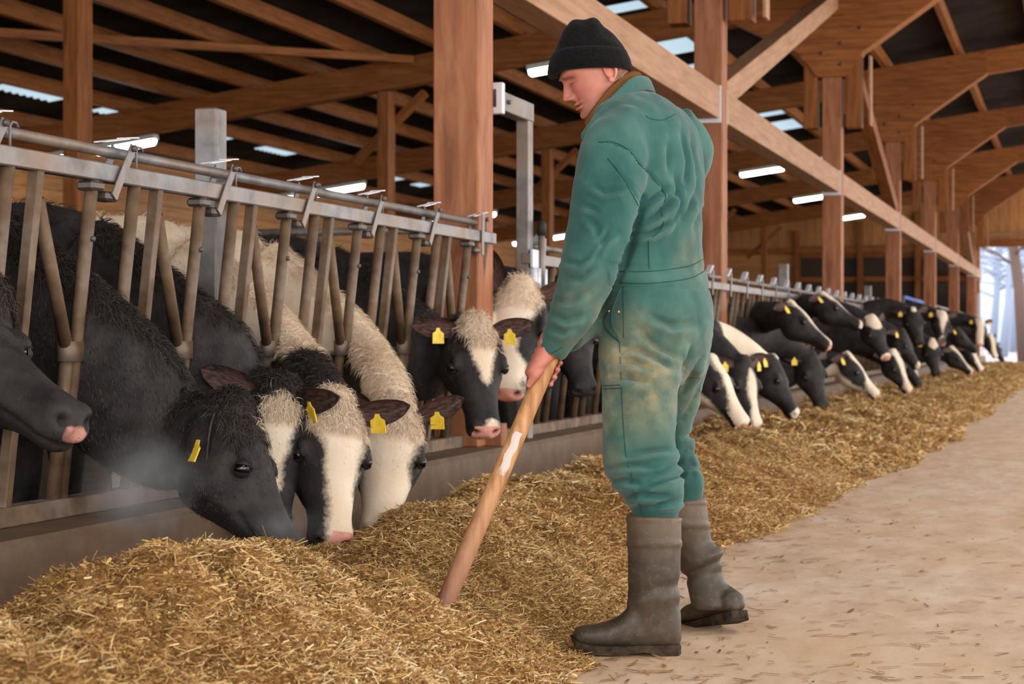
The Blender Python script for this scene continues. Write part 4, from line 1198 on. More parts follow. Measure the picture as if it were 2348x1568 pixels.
# --- torso
torso = [body_ring(1452, 214, 5.34, .06, .07), body_ring(1455, 232, 5.34, .085, .13, tilt=-.01), body_ring(1462, 256, 5.33, .112, .185, tilt=-.012), body_ring(1474, 292, 5.32, .132, .222, tilt=-.012), body_ring(1480, 335, 5.31, .143, .235),
         body_ring(1482, 400, 5.31, .146, .235), body_ring(1484, 470, 5.31, .143, .226), body_ring(1490, 540, 5.30, .136, .212), body_ring(1500, 600, 5.30, .127, .198), body_ring(1506, 640, 5.30, .128, .196),
         body_ring(1508, 690, 5.30, .145, .206), body_ring(1506, 745, 5.30, .155, .212), body_ring(1503, 800, 5.30, .152, .208), body_ring(1498, 850, 5.30, .13, .19), body_ring(1494, 885, 5.30, .08, .12)]
# --- arms: path in (px, py, Z, r)
def arm(pts, n=24):
    V, F = tube_geo(catmull([P(a, b, z) for a, b, z, r in pts], 5), list(np.interp(np.linspace(0, len(pts) - 1, (len(pts) - 1) * 5 + 1), range(len(pts)), [r for *_, r in pts])), n)
    return V, F
l_arm = arm([(1440, 285, 5.20, .075), (1412, 345, 5.13, .098), (1395, 420, 5.09, .099), (1382, 500, 5.06, .095), (1366, 570, 5.05, .089), (1346, 635, 5.05, .080), (1320, 705, 5.05, .069), (1288, 766, 5.06, .056), (1259, 812, 5.07, .044)])
r_arm = arm([(1540, 285, 5.46, .075), (1574, 332, 5.50, .078), (1576, 372, 5.56, .074), (1535, 450, 5.62, .07), (1475, 580, 5.56, .066), (1400, 680, 5.36, .06), (1335, 745, 5.2, .05), (1305, 775, 5.12, .044)])
# --- legs
def leg(rows, b):
    return loft_geo([vis_ring(y, L, R, z, bb) for (y, L, R, z, bb) in rows])
l_leg = leg([(760, 1376, 1560, 5.22, .09), (800, 1370, 1562, 5.20, .105), (860, 1374, 1560, 5.17, .108), (905, 1377, 1556, 5.15, .106), (950, 1378, 1554, 5.14, .103), (1010, 1378, 1547, 5.12, .098), (1035, 1378, 1552, 5.12, .1), (1062, 1381, 1554, 5.11, .1), (1090, 1388, 1556, 5.11, .1), (1118, 1404, 1567, 5.10, .1), (1140, 1424, 1570, 5.10, .092), (1160, 1442, 1561, 5.10, .078), (1176, 1448, 1556, 5.10, .068), (1215, 1452, 1552, 5.10, .062)], 0)
r_leg = leg([(760, 1450, 1636, 5.40, .09), (800, 1452, 1630, 5.42, .1), (860, 1460, 1619, 5.45, .1), (905, 1478, 1604, 5.47, .095), (950, 1494, 1599, 5.48, .09), (1000, 1502, 1583, 5.49, .085), (1040, 1508, 1598, 5.5, .085), (1085, 1516, 1612, 5.5, .085), (1115, 1522, 1618, 5.5, .078), (1136, 1522, 1613, 5.5, .066), (1150, 1520, 1609, 5.5, .058), (1185, 1526, 1606, 5.5, .054)], 0)
V, F = merge_geo(loft_geo(torso), l_arm, r_arm, l_leg, r_leg)
me = fuse(V, F, .0105, 4, .5, MO)
for _ in range(1):
    bm = bmesh.new(); bm.from_mesh(me); bmesh.ops.subdivide_edges(bm, edges=bm.edges[:], cuts=1, use_grid_fill=True, smooth=.0); bm.to_mesh(me); bm.free()
A = get_co(me); No = get_no(me); W3 = A + np.array(MO)
qx, qy, qz = project(W3)
near_side = (No @ -np.array(FV)) > -.35
def dist_poly(pl):
    """distance (px) of every vertex to a polyline, its side and its position along it"""
    best = np.full(len(qx), 1e9); side = np.zeros(len(qx)); al = np.zeros(len(qx)); tot = 0; acc = 0
    Ls = [math.hypot(b[0] - a[0], b[1] - a[1]) for a, b in zip(pl, pl[1:])]; T = sum(Ls)
    for (a, b), L in zip(zip(pl, pl[1:]), Ls):
        dx, dy = (b[0] - a[0]) / L, (b[1] - a[1]) / L
        u = np.clip((qx - a[0]) * dx + (qy - a[1]) * dy, 0, L)
        ex, ey = qx - a[0] - u * dx, qy - a[1] - u * dy
        d = np.hypot(ex, ey); m = d < best
        best = np.where(m, d, best); side = np.where(m, dx * ey - dy * ex, side); al = np.where(m, (acc + u) / T, al); acc += L
    return best, np.sign(side), al
D = np.zeros(len(A)); paler_ = np.zeros(len(A))
def fold(pl, w, amp, hill=True):
    """a soft crease: groove along the line with a ridge beside it"""
    global D
    d, s, al = dist_poly(pl); tp = np.sin(np.pi * np.clip(al, .03, .97)) ** .6
    sd = d * s
    w = w * .82; amp = amp * 1.55
    g = -np.exp(-(d / w) ** 2) * amp
    if hill: g = g + np.exp(-((sd - 1.9 * w) / (1.5 * w)) ** 2) * amp * .9
    D += np.where(near_side & (d < 6 * w), g * tp, 0)
def ridge(pl, w, amp):
    d, s, al = dist_poly(pl); tp = np.sin(np.pi * np.clip(al, .03, .97)) ** .6
    global D, paler_
    D += np.where(near_side & (d < 5 * w), np.exp(-(d / w) ** 2) * amp * tp, 0)
    paler_ += np.where(near_side, np.exp(-(d / (w * .6)) ** 2) * tp * .6, 0)
def step(pl, w, amp):
    """overlapping panel: cloth on the left side of the line stands proud"""
    global D
    d, s, al = dist_poly(pl); tp = np.sin(np.pi * np.clip(al, .04, .96)) ** .4
    sd = d * s
    D += np.where(near_side & (d < 8 * w), np.where(sd < 0, amp * np.exp(sd / (5 * w)), -amp * np.exp(-(sd / (1.2 * w)) ** 2)) * tp, 0)
# back pleat and yoke
step([(1372, 328), (1402, 330), (1440, 345), (1470, 385), (1512, 425), (1527, 450), (1522, 462)][::-1], 5, .010)
step([(1390, 362), (1410, 385), (1440, 425), (1468, 480)][::-1], 4, .006)
for pl in ([(1474, 455), (1466, 500), (1452, 550), (1432, 600), (1416, 645)], [(1474, 455), (1466, 500), (1452, 550), (1432, 600), (1416, 645)]): fold(pl, 9, .010, False)
for pl in ([(1470, 480), (1500, 455), (1530, 430)], [(1460, 520), (1500, 500), (1535, 470), (1560, 430)], [(1450, 545), (1490, 535), (1530, 515), (1560, 490)]): fold(pl, 7, .012)
for pl in ([(1560, 300), (1575, 370), (1570, 430)], [(1585, 310), (1600, 380), (1600, 450)], [(1545, 400), (1560, 460), (1545, 520)], [(1530, 330), (1533, 400)], [(1600, 420), (1580, 480), (1540, 530)], [(1610, 480), (1590, 520)]): fold(pl, 8, .008)
for pl in ([(1345, 590), (1370, 560), (1415, 530)], [(1345, 500), (1370, 520), (1372, 545)], [(1300, 640), (1330, 640), (1360, 615)], [(1275, 690), (1310, 690), (1350, 665)], [(1268, 720), (1300, 735), (1340, 720)], [(1290, 600), (1330, 605), (1370, 580)], [(1352, 420), (1385, 440), (1430, 430)], [(1330, 470), (1370, 480)], [(1255, 750), (1290, 760), (1315, 745)], [(1400, 520), (1380, 570), (1350, 620)]): fold(pl, 8, .0075)
# buttock, thigh and knee creases
for pl in ([(1470, 760), (1500, 790), (1540, 810), (1562, 835)], [(1420, 800), (1470, 805), (1520, 830), (1555, 850)], [(1400, 830), (1450, 828), (1510, 850)], [(1405, 860), (1450, 868), (1500, 870)], [(1480, 720), (1540, 745), (1600, 740)], [(1590, 790), (1570, 830), (1562, 860)]): fold(pl, 10, .010)
for pl in ([(1390, 1075), (1440, 1066), (1500, 1068)], [(1440, 1045), (1490, 1035), (1545, 1030)], [(1430, 1145), (1465, 1132), (1540, 1138)], [(1480, 1100), (1520, 1085), (1560, 1060)], [(1470, 1120), (1520, 1105), (1565, 1090)], [(1400, 1105), (1430, 1100), (1470, 1108)], [(1500, 1160), (1540, 1150), (1562, 1140)]): fold(pl, 7, .011)
for pl in ([(1560, 960), (1580, 940), (1598, 900)], [(1565, 1000), (1590, 1000), (1600, 1020)], [(1560, 1040), (1585, 1030), (1605, 1050)], [(1560, 1075), (1590, 1065), (1612, 1080)], [(1565, 900), (1590, 860), (1610, 820)]): fold(pl, 6, .009)
# ---- waistband: gathered and proud of the cloth
D += .0045 * wob(W3, 20, 61, 3) + .003 * wob(W3 * np.array([1, 1, .55]), 48, 62, 2)
zz_ = W3[:, 2]
wb_ = 775 - (zz_ - .9) * FPX / 5.3
D += np.where((qx > 1395) & (qx < 1640), np.exp(-((wb_ - 640) / 13) ** 4) * .004 - np.exp(-((wb_ - 616) / 4) ** 2) * .004 - np.exp(-((wb_ - 663) / 3) ** 2) * .003, 0)
D *= np.where(qx < 1563, np.clip((1182 - qy) / 18, 0, 1), np.clip((1140 - qy) / 15, 0, 1))
A = A + No * D[:, None]
set_co(me, A)
dirt_ = np.exp(-((qy - 850) / 110) ** 2) * np.exp(-((qx - 1470) / 130) ** 2) * .95 + np.exp(-((qy - 590) / 60) ** 2) * np.exp(-((qx - 1600) / 40) ** 2) * .35 + np.exp(-((qy - 1010) / 90) ** 2) * np.exp(-((qx - 1400) / 40) ** 2) * .35 + np.exp(-((qy - 700) / 60) ** 2) * np.exp(-((qx - 1330) / 60) ** 2) * .3
set_attr(me, 'dirt', np.clip(dirt_, 0, 1)); set_attr(me, 'paler', np.clip(paler_ + np.clip(D * 45, 0, .35), 0, 1))  # cloth colour paler on raised folds
me.polygons.foreach_set('use_smooth', [True] * len(me.polygons))
me.materials.append(M['cloth'])
coverall = put('coverall', me, None, man)
bvh = BVHTree.FromPolygons([Vector(v_) for v_ in (A + np.array(MO))], [tuple(p.vertices) for p in me.polygons])
def on_cloth(px, py, lift=.0):
    h = bvh.ray_cast(C0, ray(px, py).normalized())
    if h[0] is None: return None
    return h[0] + h[1] * lift
def smooth_pl(pl):
    return [(p.x, p.y) for p in catmull([Vector((a, b, 0)) for a, b in pl], 4)] if len(pl) > 2 else pl
def seam(name, pl, r=.0011, mat='seam', step_=6, lift=.0014, parent=coverall):
    pts = []; pl = smooth_pl(pl)
    for (a, b) in zip(pl, pl[1:]):
        n = max(2, int(math.hypot(b[0] - a[0], b[1] - a[1]) / step_))
        for i in range(n + (1 if (a, b) == (pl[-2], pl[-1]) else 0)):
            q = on_cloth(a[0] + (b[0] - a[0]) * i / n, a[1] + (b[1] - a[1]) * i / n, lift)
            if q is not None and (not pts or (q - pts[-1]).length < .06): pts.append(q)
    if len(pts) < 3: return
    for _ in range(3): pts = [pts[0]] + [(a_ + b_ * 2 + c_) / 4 for a_, b_, c_ in zip(pts, pts[1:], pts[2:])] + [pts[-1]]
    V, F = tube_geo(pts, r, 6)
    put(name, mesh_from(name, [v_ - MO for v_ in V], F, True), M[mat], parent)
seam('seam', [(1424, 648), (1470, 650), (1530, 646), (1585, 637), (1618, 620)])
seam('seam', [(1420, 622), (1470, 623), (1530, 619), (1585, 608), (1615, 592)])
seam('seam', [(1487, 552), (1487, 585), (1489, 616)])
seam('seam', [(1430, 656), (1430, 700), (1430, 775)])
seam('seam', [(1421, 785), (1425, 880), (1428, 950), (1436, 1050), (1448, 1090), (1453, 1130), (1470, 1165), (1472, 1188)])
seam('seam', [(1376, 884), (1400, 884), (1424, 882)]); seam('seam', [(1378, 891), (1400, 891), (1425, 889)])
seam('seam', [(1393, 363), (1412, 385), (1440, 428), (1455, 455), (1468, 482)])
seam('seam', [(1372, 326), (1400, 325), (1420, 331), (1440, 343), (1468, 378), (1510, 424), (1526, 447), (1523, 462)])
seam('seam', [(1512, 460), (1520, 500), (1517, 525), (1497, 545)])
seam('seam', [(1480, 265), (1490, 272), (1520, 276), (1548, 262)], .0009)
seam('seam', [(1244, 790), (1256, 812), (1290, 795)], .0009)
# pocket slit with two press studs
seam('pocket_edge', [(1424, 660), (1412, 690), (1404, 715), (1405, 745), (1420, 782)], .0028, 'cloth', 5, .001)
seam('pocket_edge', [(1404, 700), (1385, 735), (1395, 760), (1420, 784)], .0022, 'seam', 5, .0006)
for px, py in ((1397, 713), (1419, 715)):
    q = on_cloth(px, py, .0)
    if q is not None:
        V, F = ellipsoid_geo(q - MO, RV * .0045, UV * .0045, FV * .002, 10, 8); put('press_stud', mesh_from('press_stud', V, F, True), plain('brass_stud', (196, 156, 130), .35, .5, .7), coverall)
# ---- collar: standing band, open in front
def collar(path_px, hgt, thick, name, mat, zs, lean):
    pts = [P(a, b, z) for (a, b), z in zip(path_px, zs)]
    cp = catmull(pts, 6); V, F = [], []
    cen = sum(cp, Vector()) / len(cp); n = len(cp)
    for i, p in enumerate(cp):
        f = i / (n - 1); hh = hgt * (1 - .25 * abs(2 * f - 1) ** 3)
        out = (p - cen); out.z = 0; out.normalize()
        top = p + UV * hh * .8 + lean * hh
        V += [p, top, top + out * thick + UV * .003, p + out * thick * 1.2]
    for i in range(n - 1):
        for j in range(4): F.append((i * 4 + j, (i + 1) * 4 + j, (i + 1) * 4 + (j + 1) % 4, i * 4 + (j + 1) % 4))
    F += [(0, 1, 2, 3), tuple(reversed(range((n - 1) * 4, n * 4)))]
    me = mesh_from(name, [v_ - MO for v_ in V], F, True)
    if mat == 'cloth': set_attr(me, 'dirt', [0.] * len(V)); set_attr(me, 'paler', [.25] * len(V))
    o = put(name, me, M[mat], man); sd = o.modifiers.new('s', 'SUBSURF'); sd.levels = sd.render_levels = 1
    return o
lean = (RV * -.35 + UV * .1)
collar([(1342, 338), (1372, 305), (1412, 262), (1462, 214), (1496, 212), (1500, 228), (1470, 250), (1420, 285), (1372, 330)], .052, .007, 'collar', 'cloth', [5.2, 5.17, 5.2, 5.26, 5.34, 5.42, 5.46, 5.43, 5.36], lean)
M['brown_knit'] = plain('brown_knit', (104, 70, 40), .95, .05)
collar([(1352, 312), (1380, 280), (1420, 236), (1458, 206), (1480, 206), (1484, 222), (1455, 240), (1410, 270), (1368, 310)], .062, .006, 'undershirt_collar', 'brown_knit', [5.23, 5.21, 5.24, 5.28, 5.34, 5.40, 5.42, 5.39, 5.33], lean)

# ---- head
pitch = math.radians(27); yawh = math.radians(8)
Hf = (RV * -math.cos(yawh) - FV * math.sin(yawh)); Hl = UV.cross(Hf)
Hfw = (Hf * math.cos(pitch) - UV * math.sin(pitch)).normalized(); Hup = Hl.cross(Hfw) * -1
if Hup.z < 0: Hup = -Hup
HC_ = P(1362, 161, ZM)
Hm = Matrix((Hfw, Hl, Hup)).transposed().to_4x4(); Hm.translation = HC_
ZL = [.118, .110, .095, .07, .04, .02, 0, -.02, -.04, -.055, -.07, -.085, -.10, -.112, -.122, -.130, -.134]
XF = [.005, .03, .05, .074, .096, .101, .093, .092, .092, .093, .093, .0915, .0935, .0925, .084, .062, .03]
XB = [-.015, -.04, -.06, -.078, -.092, -.098, -.1, -.099, -.092, -.085, -.074, -.058, -.038, -.018, .0, .012, .02]
HW = [.015, .042, .060, .072, .077, .0775, .0765, .0745, .072, .069, .065, .060, .053, .044, .034, .022, .008]
def head_geo(nu=140, nv=230):
    zs = np.linspace(ZL[0], ZL[-1], nv); rings = []
    for z in zs:
        xf, xb, hw = (np.interp(z, ZL[::-1], q[::-1]) for q in (XF, XB, HW))
        ring = []
        kx = float(np.interp(z, [-.1, -.03], [.6, .55])); xc = xf * kx + xb * (1 - kx)
        for k in range(nu):
            a = 2 * math.pi * k / nu; ca, sa = math.cos(a), math.sin(a)
            e = .82 if ca > 0 else .95
            y = hw * math.copysign(abs(sa) ** .9, sa)
            x = xc + ((xf - xc) * abs(ca) ** e if ca > 0 else -(xc - xb) * abs(ca) ** e)
            if ca > 0:
                G = lambda cy, cz, sy, sz: math.exp(-((y - cy) / sy) ** 2 - ((z - cz) / sz) ** 2)
                fr = max(0, ca)
                # nose: ridge that grows towards the tip
                nzt = np.interp(z, [-.062, -.053, -.046, -.038, -.02, 0, .012, .02], [0, .012, .028, .033, .022, .011, .004, 0])
                nw_ = np.interp(z, [-.056, -.048, -.035, 0, .02], [.017, .0165, .012, .0085, .010])
                x += nzt * math.exp(-(y / nw_) ** 2) * (1 if ca > 0 else 0)
                for s in (-1, 1):
                    x += .010 * G(s * .0165, -.046, .0075, .0085) * fr           # wings of the nose
                    x -= .016 * G(s * .033, .002, .017, .010) * fr             # sockets
                    x += .0105 * G(s * .0325, -.003, .0125, .0075) * fr           # lids
                    x += .0085 * G(s * .032, .0175, .022, .0065) * fr              # brows
                    x += .006 * G(s * .047, -.03, .02, .018) * fr               # cheek bones
                    x -= .0045 * G(s * .034, -.0095, .013, .0016) * fr           # slit under the lowered lid
                    x -= .0025 * G(s * .033, .0055, .013, .0018) * fr            # lid crease
                    x -= .0018 * G(s * .036, -.0185, .012, .002) * fr            # bag under the eye
                    x -= .003 * G(s * .026, -.062, .006, .014) * fr             # folds beside the mouth
                x += .008 * G(0, -.0685, .027, .0042) * fr + .0105 * G(0, -.0815, .024, .0055) * fr
                x -= .008 * G(0, -.0745, .028, .0022) * fr
                x -= .004 * G(0, -.092, .02, .005) * fr
                x += .006 * G(0, -.108, .018, .011) * fr
            ring.append(Hm @ Vector((x, y, z)))
        rings.append(ring)
    return loft_geo(rings[::-1])
geos = [head_geo()]
# neck runs into the torso
V, F = tube_geo([Hm @ Vector((-.035, 0, -.03)), P(1408, 215, 5.31), P(1425, 250, 5.32), P(1440, 310, 5.32), P(1480, 420, 5.31)], [.06, .062, .064, .07, .09], 28); geos.append((V, F))
# ears
def ear_geo(s):
    V, F = [], []; nu, nv = 18, 8
    R3 = Matrix.Rotation(s * .35, 3, 'Z') @ Matrix.Rotation(-.18, 3, 'Y')
    for i in range(nu):
        a = 2 * math.pi * i / nu
        for j in range(nv):
            b = 2 * math.pi * j / nv
            rx = .0155 * (1 + .2 * math.sin(a)) ; rz = .029
            tx, tz = math.cos(a) * rx, math.sin(a) * rz
            rr = .0052 * (1 + .25 * math.sin(a))
            p = Vector((tx + math.cos(a) * math.cos(b) * rr, math.sin(b) * rr + s * .006 * math.cos(a) * -1, tz + math.sin(a) * math.cos(b) * rr))
            V.append(p)
    for i in range(nu):
        for j in range(nv): F.append((i * nv + j, ((i + 1) % nu) * nv + j, ((i + 1) % nu) * nv + (j + 1) % nv, i * nv + (j + 1) % nv))
    # bowl of the ear
    e = ellipsoid_geo((0, -s * .004, -.002), (.0145, 0, 0), (0, .0055, 0), (0, 0, .027), 16, 10)
    lobe = ellipsoid_geo((.006, 0, -.03), (.0095, 0, 0), (0, .005, 0), (0, 0, .009), 12, 8)
    V, F = merge_geo((V, F), e, lobe)
    V = [Hm @ (Vector((-.026, s * .079, -.022)) + R3 @ p) for p in V]
    return V, F
geos += [ear_geo(1), ear_geo(-1)]
head_n = None
V, F = merge_geo(*geos)
# ---- handle and the hands around it
h_top = P(1318, 690, 5.12); h_bot = P(1008, 1412, 4.94)
h_bot = h_bot + (h_bot - h_top).normalized() * .09
ax = (h_bot - h_top).normalized()
near_d = (-FV - ax * (-FV).dot(ax)).normalized(); left_d = ax.cross(near_d)
if left_d.dot(-RV) < 0: left_d = -left_d
def around(t_, ang, r):           # point around the handle: ang 0 = image left, 90 = away, 180 = image right, -90 = towards the viewer
    a = math.radians(ang); return h_top + ax * t_ + (left_d * math.cos(a) - near_d * math.sin(a)) * r
def axis_t(px, py):
    p = P(px, py, 5.08); return (p - h_top).dot(ax)
tg = axis_t(1247, 843)
hr = .0255
def hand(tc, wrist, left=True):
    gs = []
    offs = [-.036, -.013, .010, .031]; lens = [.92, 1.0, .97, .85]; rad = [.0085, .0095, .0098, .0095]
    kn = []
    for o_, ln, rd in zip(offs, lens, rad):
        a0 = -18; K = around(tc + o_, a0, hr + .018)
        kn.append(K)
        pts = [around(tc + o_ * .85, a0 - 28, hr + .021), K, around(tc + o_, 40 * ln, hr + .012), around(tc + o_, 92 * ln, hr + .0095), around(tc + o_ + .002, 140 * ln, hr + .0085), around(tc + o_ + .003, 186 * ln, hr + .0075), around(tc + o_ + .003, 208 * ln, hr + .006)]
        cp = catmull(pts, 4); n = len(cp)
        gs.append(tube_geo(cp, list(np.interp(np.linspace(0, 1, n), [0, .25, .5, .8, 1], [rd * 1.25, rd * 1.2, rd, rd * .92, rd * .7])), 12))
    # back of the hand: from the knuckles to the wrist
    w = Vector(wrist)
    for K, o_ in zip(kn, offs):
        b = around(tc + o_ * .85, -46, hr + .021)
        cp = catmull([K, b, b.lerp(w, .55) + near_d * .010, w], 4)
        gs.append(tube_geo(cp, list(np.interp(np.linspace(0, 1, len(cp)), [0, .4, 1], [.0115, .0145, .019])), 12))
    pm = sum(kn, Vector()) / 4
    c = pm.lerp(w, .5); d = (w - pm)
    gs.append(ellipsoid_geo(c + near_d * .006, d * .55, ax * .036, d.cross(ax).normalized() * .019))
    # thumb: from the side of the palm near the wrist, lying along the handle
    th = [w.lerp(pm, .25) + ax * .018, around(tc + .03, -62, hr + .017), around(tc + .052, -48, hr + .012), around(tc + .074, -36, hr + .009)]
    cp = catmull(th, 5); gs.append(tube_geo(cp, list(np.interp(np.linspace(0, 1, len(cp)), [0, .5, 1], [.0165, .0125, .009])), 12))
    # wrist and forearm
    return gs
lw = P(1262, 812, 5.065)
lh = hand(tg, lw)
arms_ = [tube_geo([lw, P(1285, 768, 5.06), P(1320, 705, 5.055), P(1350, 640, 5.05), P(1375, 560, 5.055), P(1400, 420, 5.09), P(1415, 345, 5.14), P(1450, 330, 5.25)], [.027, .029, .037, .042, .045, .05, .055, .06], 14)]
tr_ = axis_t(1292, 738)
rw = P(1312, 772, 5.2)
rhand = hand(axis_t(1276, 775), P(1322, 765, 5.19))
arms_.append(tube_geo([P(1322, 765, 5.19), P(1400, 680, 5.36), P(1480, 600, 5.55), P(1530, 470, 5.61), P(1565, 385, 5.56), P(1555, 330, 5.5), P(1500, 320, 5.35)], [.027, .036, .045, .048, .052, .056, .06], 14))
Vh, Fh = merge_geo(*(lh + rhand))
hm = fuse(Vh, Fh, .0042, 3, .5, MO)
hv = [Vector(v_.co) + MO for v_ in hm.vertices]; hf = [tuple(p.vertices) for p in hm.polygons]
# trunk and legs of the body under the clothes
geos2 = [loft_geo([body_ring(a, b, z, d * .86, w_ * .86, 24) for (a, b, z, d, w_) in [(1455, 240, 5.34, .085, .12), (1474, 292, 5.32, .125, .2), (1482, 400, 5.31, .14, .22), (1500, 600, 5.3, .12, .18), (1506, 745, 5.3, .145, .19), (1498, 850, 5.3, .12, .17)]]),
         tube_geo([P(1470, 800, 5.22), P(1465, 950, 5.14), P(1470, 1080, 5.12), P(1500, 1200, 5.1), P(1502, 1420, 5.1)], [.07, .06, .045, .04, .03], 16),
         tube_geo([P(1540, 800, 5.42), P(1544, 950, 5.48), P(1556, 1080, 5.5), P(1572, 1200, 5.5), P(1618, 1350, 5.52)], [.06, .045, .035, .032, .024], 16)]
V, F = merge_geo((V, F), (hv, hf), *arms_, *geos2)
bm_ = mesh_from('body', [Vector(v_) - MO for v_ in V], F, True)
Wb = np.array([tuple(v_) for v_ in V]); im = np.array(Hm.inverted()); Lc = Wb @ im[:3, :3].T + im[:3, 3]
def gg(x, y, z, s): return np.exp(-(((Lc - np.array([x, y, z])) / s) ** 2).sum(1))
red = .55 * sum(gg(.085, s * .05, -.028, .026) for s in (-1, 1)) + gg(.125, 0, -.042, .016) + .7 * gg(.1, 0, -.069, np.array([.02, .026, .006])) + .9 * gg(.1, 0, -.081, np.array([.02, .024, .007])) + .6 * sum(gg(-.026, s * .08, -.02, .022) for s in (-1, 1))
stub_crease = np.clip(gg(.07, 0, -.105, np.array([.06, .07, .028])), 0, 1) * .35 + gg(.095, 0, -.0745, np.array([.02, .026, .0018])) * 1.5 + sum(2.2 * gg(.088, s * .034, -.0095, np.array([.04, .014, .0016])) + .7 * gg(.088, s * .033, .0045, np.array([.03, .014, .0014])) + .8 * gg(.1, s * .033, .019, np.array([.02, .02, .004])) for s in (-1, 1)) + sum(gg(.112, s * .01, -.053, .006) for s in (-1, 1))  # stubble and brows, plus shade put into lid, mouth and nostril creases
hands_r = np.clip(1 - np.linalg.norm(Wb - np.array(P(1240, 840, 5.06)), axis=1) / .13, 0, 1) * .45
set_attr(bm_, 'red', np.clip(red + hands_r, 0, 1)); set_attr(bm_, 'stub_crease', np.clip(stub_crease, 0, 1.6))
body = put('body', bm_, M['skin'], man)
# short grey hair behind the ear
def hair_patch():
    r = np.random.default_rng(5); n = 2600
    a = r.uniform(math.pi * .62, math.pi * 1.38, n); z = r.uniform(-.055, .02, n)
    xb = np.interp(z, ZL[::-1], XB[::-1]); hw = np.interp(z, ZL[::-1], HW[::-1])
    x = np.cos(a) * -xb * .98; y = np.sin(a) * hw * 1.0
    p = np.stack([x, y, z], 1); nrm = np.stack([np.cos(a), np.sin(a), 0 * a], 1)
    d = nrm * .35 + np.array([-.15, 0, -1]) + r.normal(0, .15, (n, 3)); d /= np.linalg.norm(d, axis=1)[:, None]
    s = np.cross(d, nrm); s /= np.linalg.norm(s, axis=1)[:, None]
    q = p + d * .012; Vv = np.stack([p - s * .0005, p + s * .0005, q], 1).reshape(-1, 3)
    H3 = np.array(Hm); Vv = Vv @ H3[:3, :3].T + H3[:3, 3] - np.array(MO)
    me = fast_mesh('hair', Vv, np.arange(3 * n), 3); o = put('hair', me, plain('short_hair', (150, 124, 104), .7), man); o['kind'] = 'stuff'
hair_patch()
# ---- knit cap
def cap_ring(py, L, R, k=.80, n=48, seed=0, rib=0., dz=None):
    a = (R - L) / 2 * ZM / FPX; c = P((L + R) / 2, py, ZM); out = []
    for i in range(n):
        an = 2 * math.pi * i / n
        rr = 1 + rib * math.sin(an * 24)
        zz = dz(math.cos(an)) if dz else 0
        out.append(c + RV * (a * math.cos(an) * rr) + FV * (a * k * math.sin(an) * rr) + UV * zz)
    return out
tilt = lambda amp: (lambda c_: amp * .35 * c_ - .013 * (amp / .014) * max(0., -c_ - .7) / .3)
crown = [cap_ring(y, L, R, kk, dz=tilt(tl)) for y, L, R, kk, tl in [(150, 1268, 1438, .82, .012), (125, 1268, 1434, .82, .01), (112, 1271, 1429, .82, .006), (100, 1278, 1422, .82, .002), (88, 1285, 1413, .82, -.002), (76, 1291, 1404, .8, -.006), (65, 1299, 1394, .78, -.006), (56, 1310, 1383, .75, -.004), (49, 1324, 1371, .7, 0), (46, 1338, 1358, .6, 0)]]
V, F = loft_geo(crown[::-1])
cm = mesh_from('crown', [v_ - MO for v_ in V], F, True)
Ac = get_co(cm); Nc = get_no(cm)
bm = bmesh.new(); bm.from_mesh(cm); bmesh.ops.subdivide_edges(bm, edges=bm.edges[:], cuts=2, use_grid_fill=True, smooth=.5); bmesh.ops.recalc_face_normals(bm, faces=bm.faces[:]); bm.to_mesh(cm); bm.free()
Ac = get_co(cm); Nc = get_no(cm); Wc = Ac + np.array(MO)
set_co(cm, Ac + Nc * (.004 * wob(Wc, 38, 71, 3) + .003 * np.sin((Wc @ np.array(RV)) * 110) * np.clip((Wc[:, 2] - P(1340, 105, ZM).z) * 18, 0, 1))[:, None])
cm.polygons.foreach_set('use_smooth', [True] * len(cm.polygons))
cap = put('knit_cap', cm, M['wool'], man)
cuff = [cap_ring(y, L, R, .84, rib=rb, n=96, dz=tilt(tl)) for y, L, R, rb, tl in [(162, 1270, 1437, 0, .014), (167, 1262, 1444, .002, .014), (163, 1257, 1449, .004, .014), (154, 1255, 1449, .004, .013), (142, 1257, 1446, .004, .011), (127, 1261, 1440, .004, .008), (118, 1266, 1436, .002, .006), (116, 1271, 1431, 0, .005)]]
V, F = loft_geo(cuff[::-1])
put('cuff', mesh_from('cuff', [v_ - MO for v_ in V], F, True), M['wool'], cap)

# ---- boots
def boot(name, shaft, foot, sole, voxel=.006):
    V, F = merge_geo(loft_geo(shaft), loft_geo(foot))
    me = fuse(V, F, voxel, 5, .5, MO)
    A = get_co(me); No = get_no(me); W = A + np.array(MO)
    return me, A, No, W
e = empty
lb_shaft = [vis_ring(y, L, R, 5.10, b, 32, sl) for y, L, R, b, sl in [(1182, 1441, 1562, .070, .006), (1186, 1438, 1563, .073, .006), (1230, 1438, 1563, .073, .004), (1236, 1440, 1562, .072, .003), (1300, 1440, 1561, .070, 0), (1350, 1440, 1558, .066, 0), (1390, 1438, 1556, .058, 0), (1420, 1434, 1556, .052, 0), (1450, 1440, 1556, .048, 0)]]
def foot_ring(px, top, bot, Z, b, n=32):
    c = P(px, (top + bot) / 2, Z); h = (bot - top) / 2 * Z / FPX; out = []
    for k in range(n):
        a = 2 * math.pi * k / n
        out.append(c + FV * (b * math.copysign(abs(math.cos(a)) ** .8, math.cos(a))) + UV * (h * math.copysign(abs(math.sin(a)) ** .75, math.sin(a))))
    return out
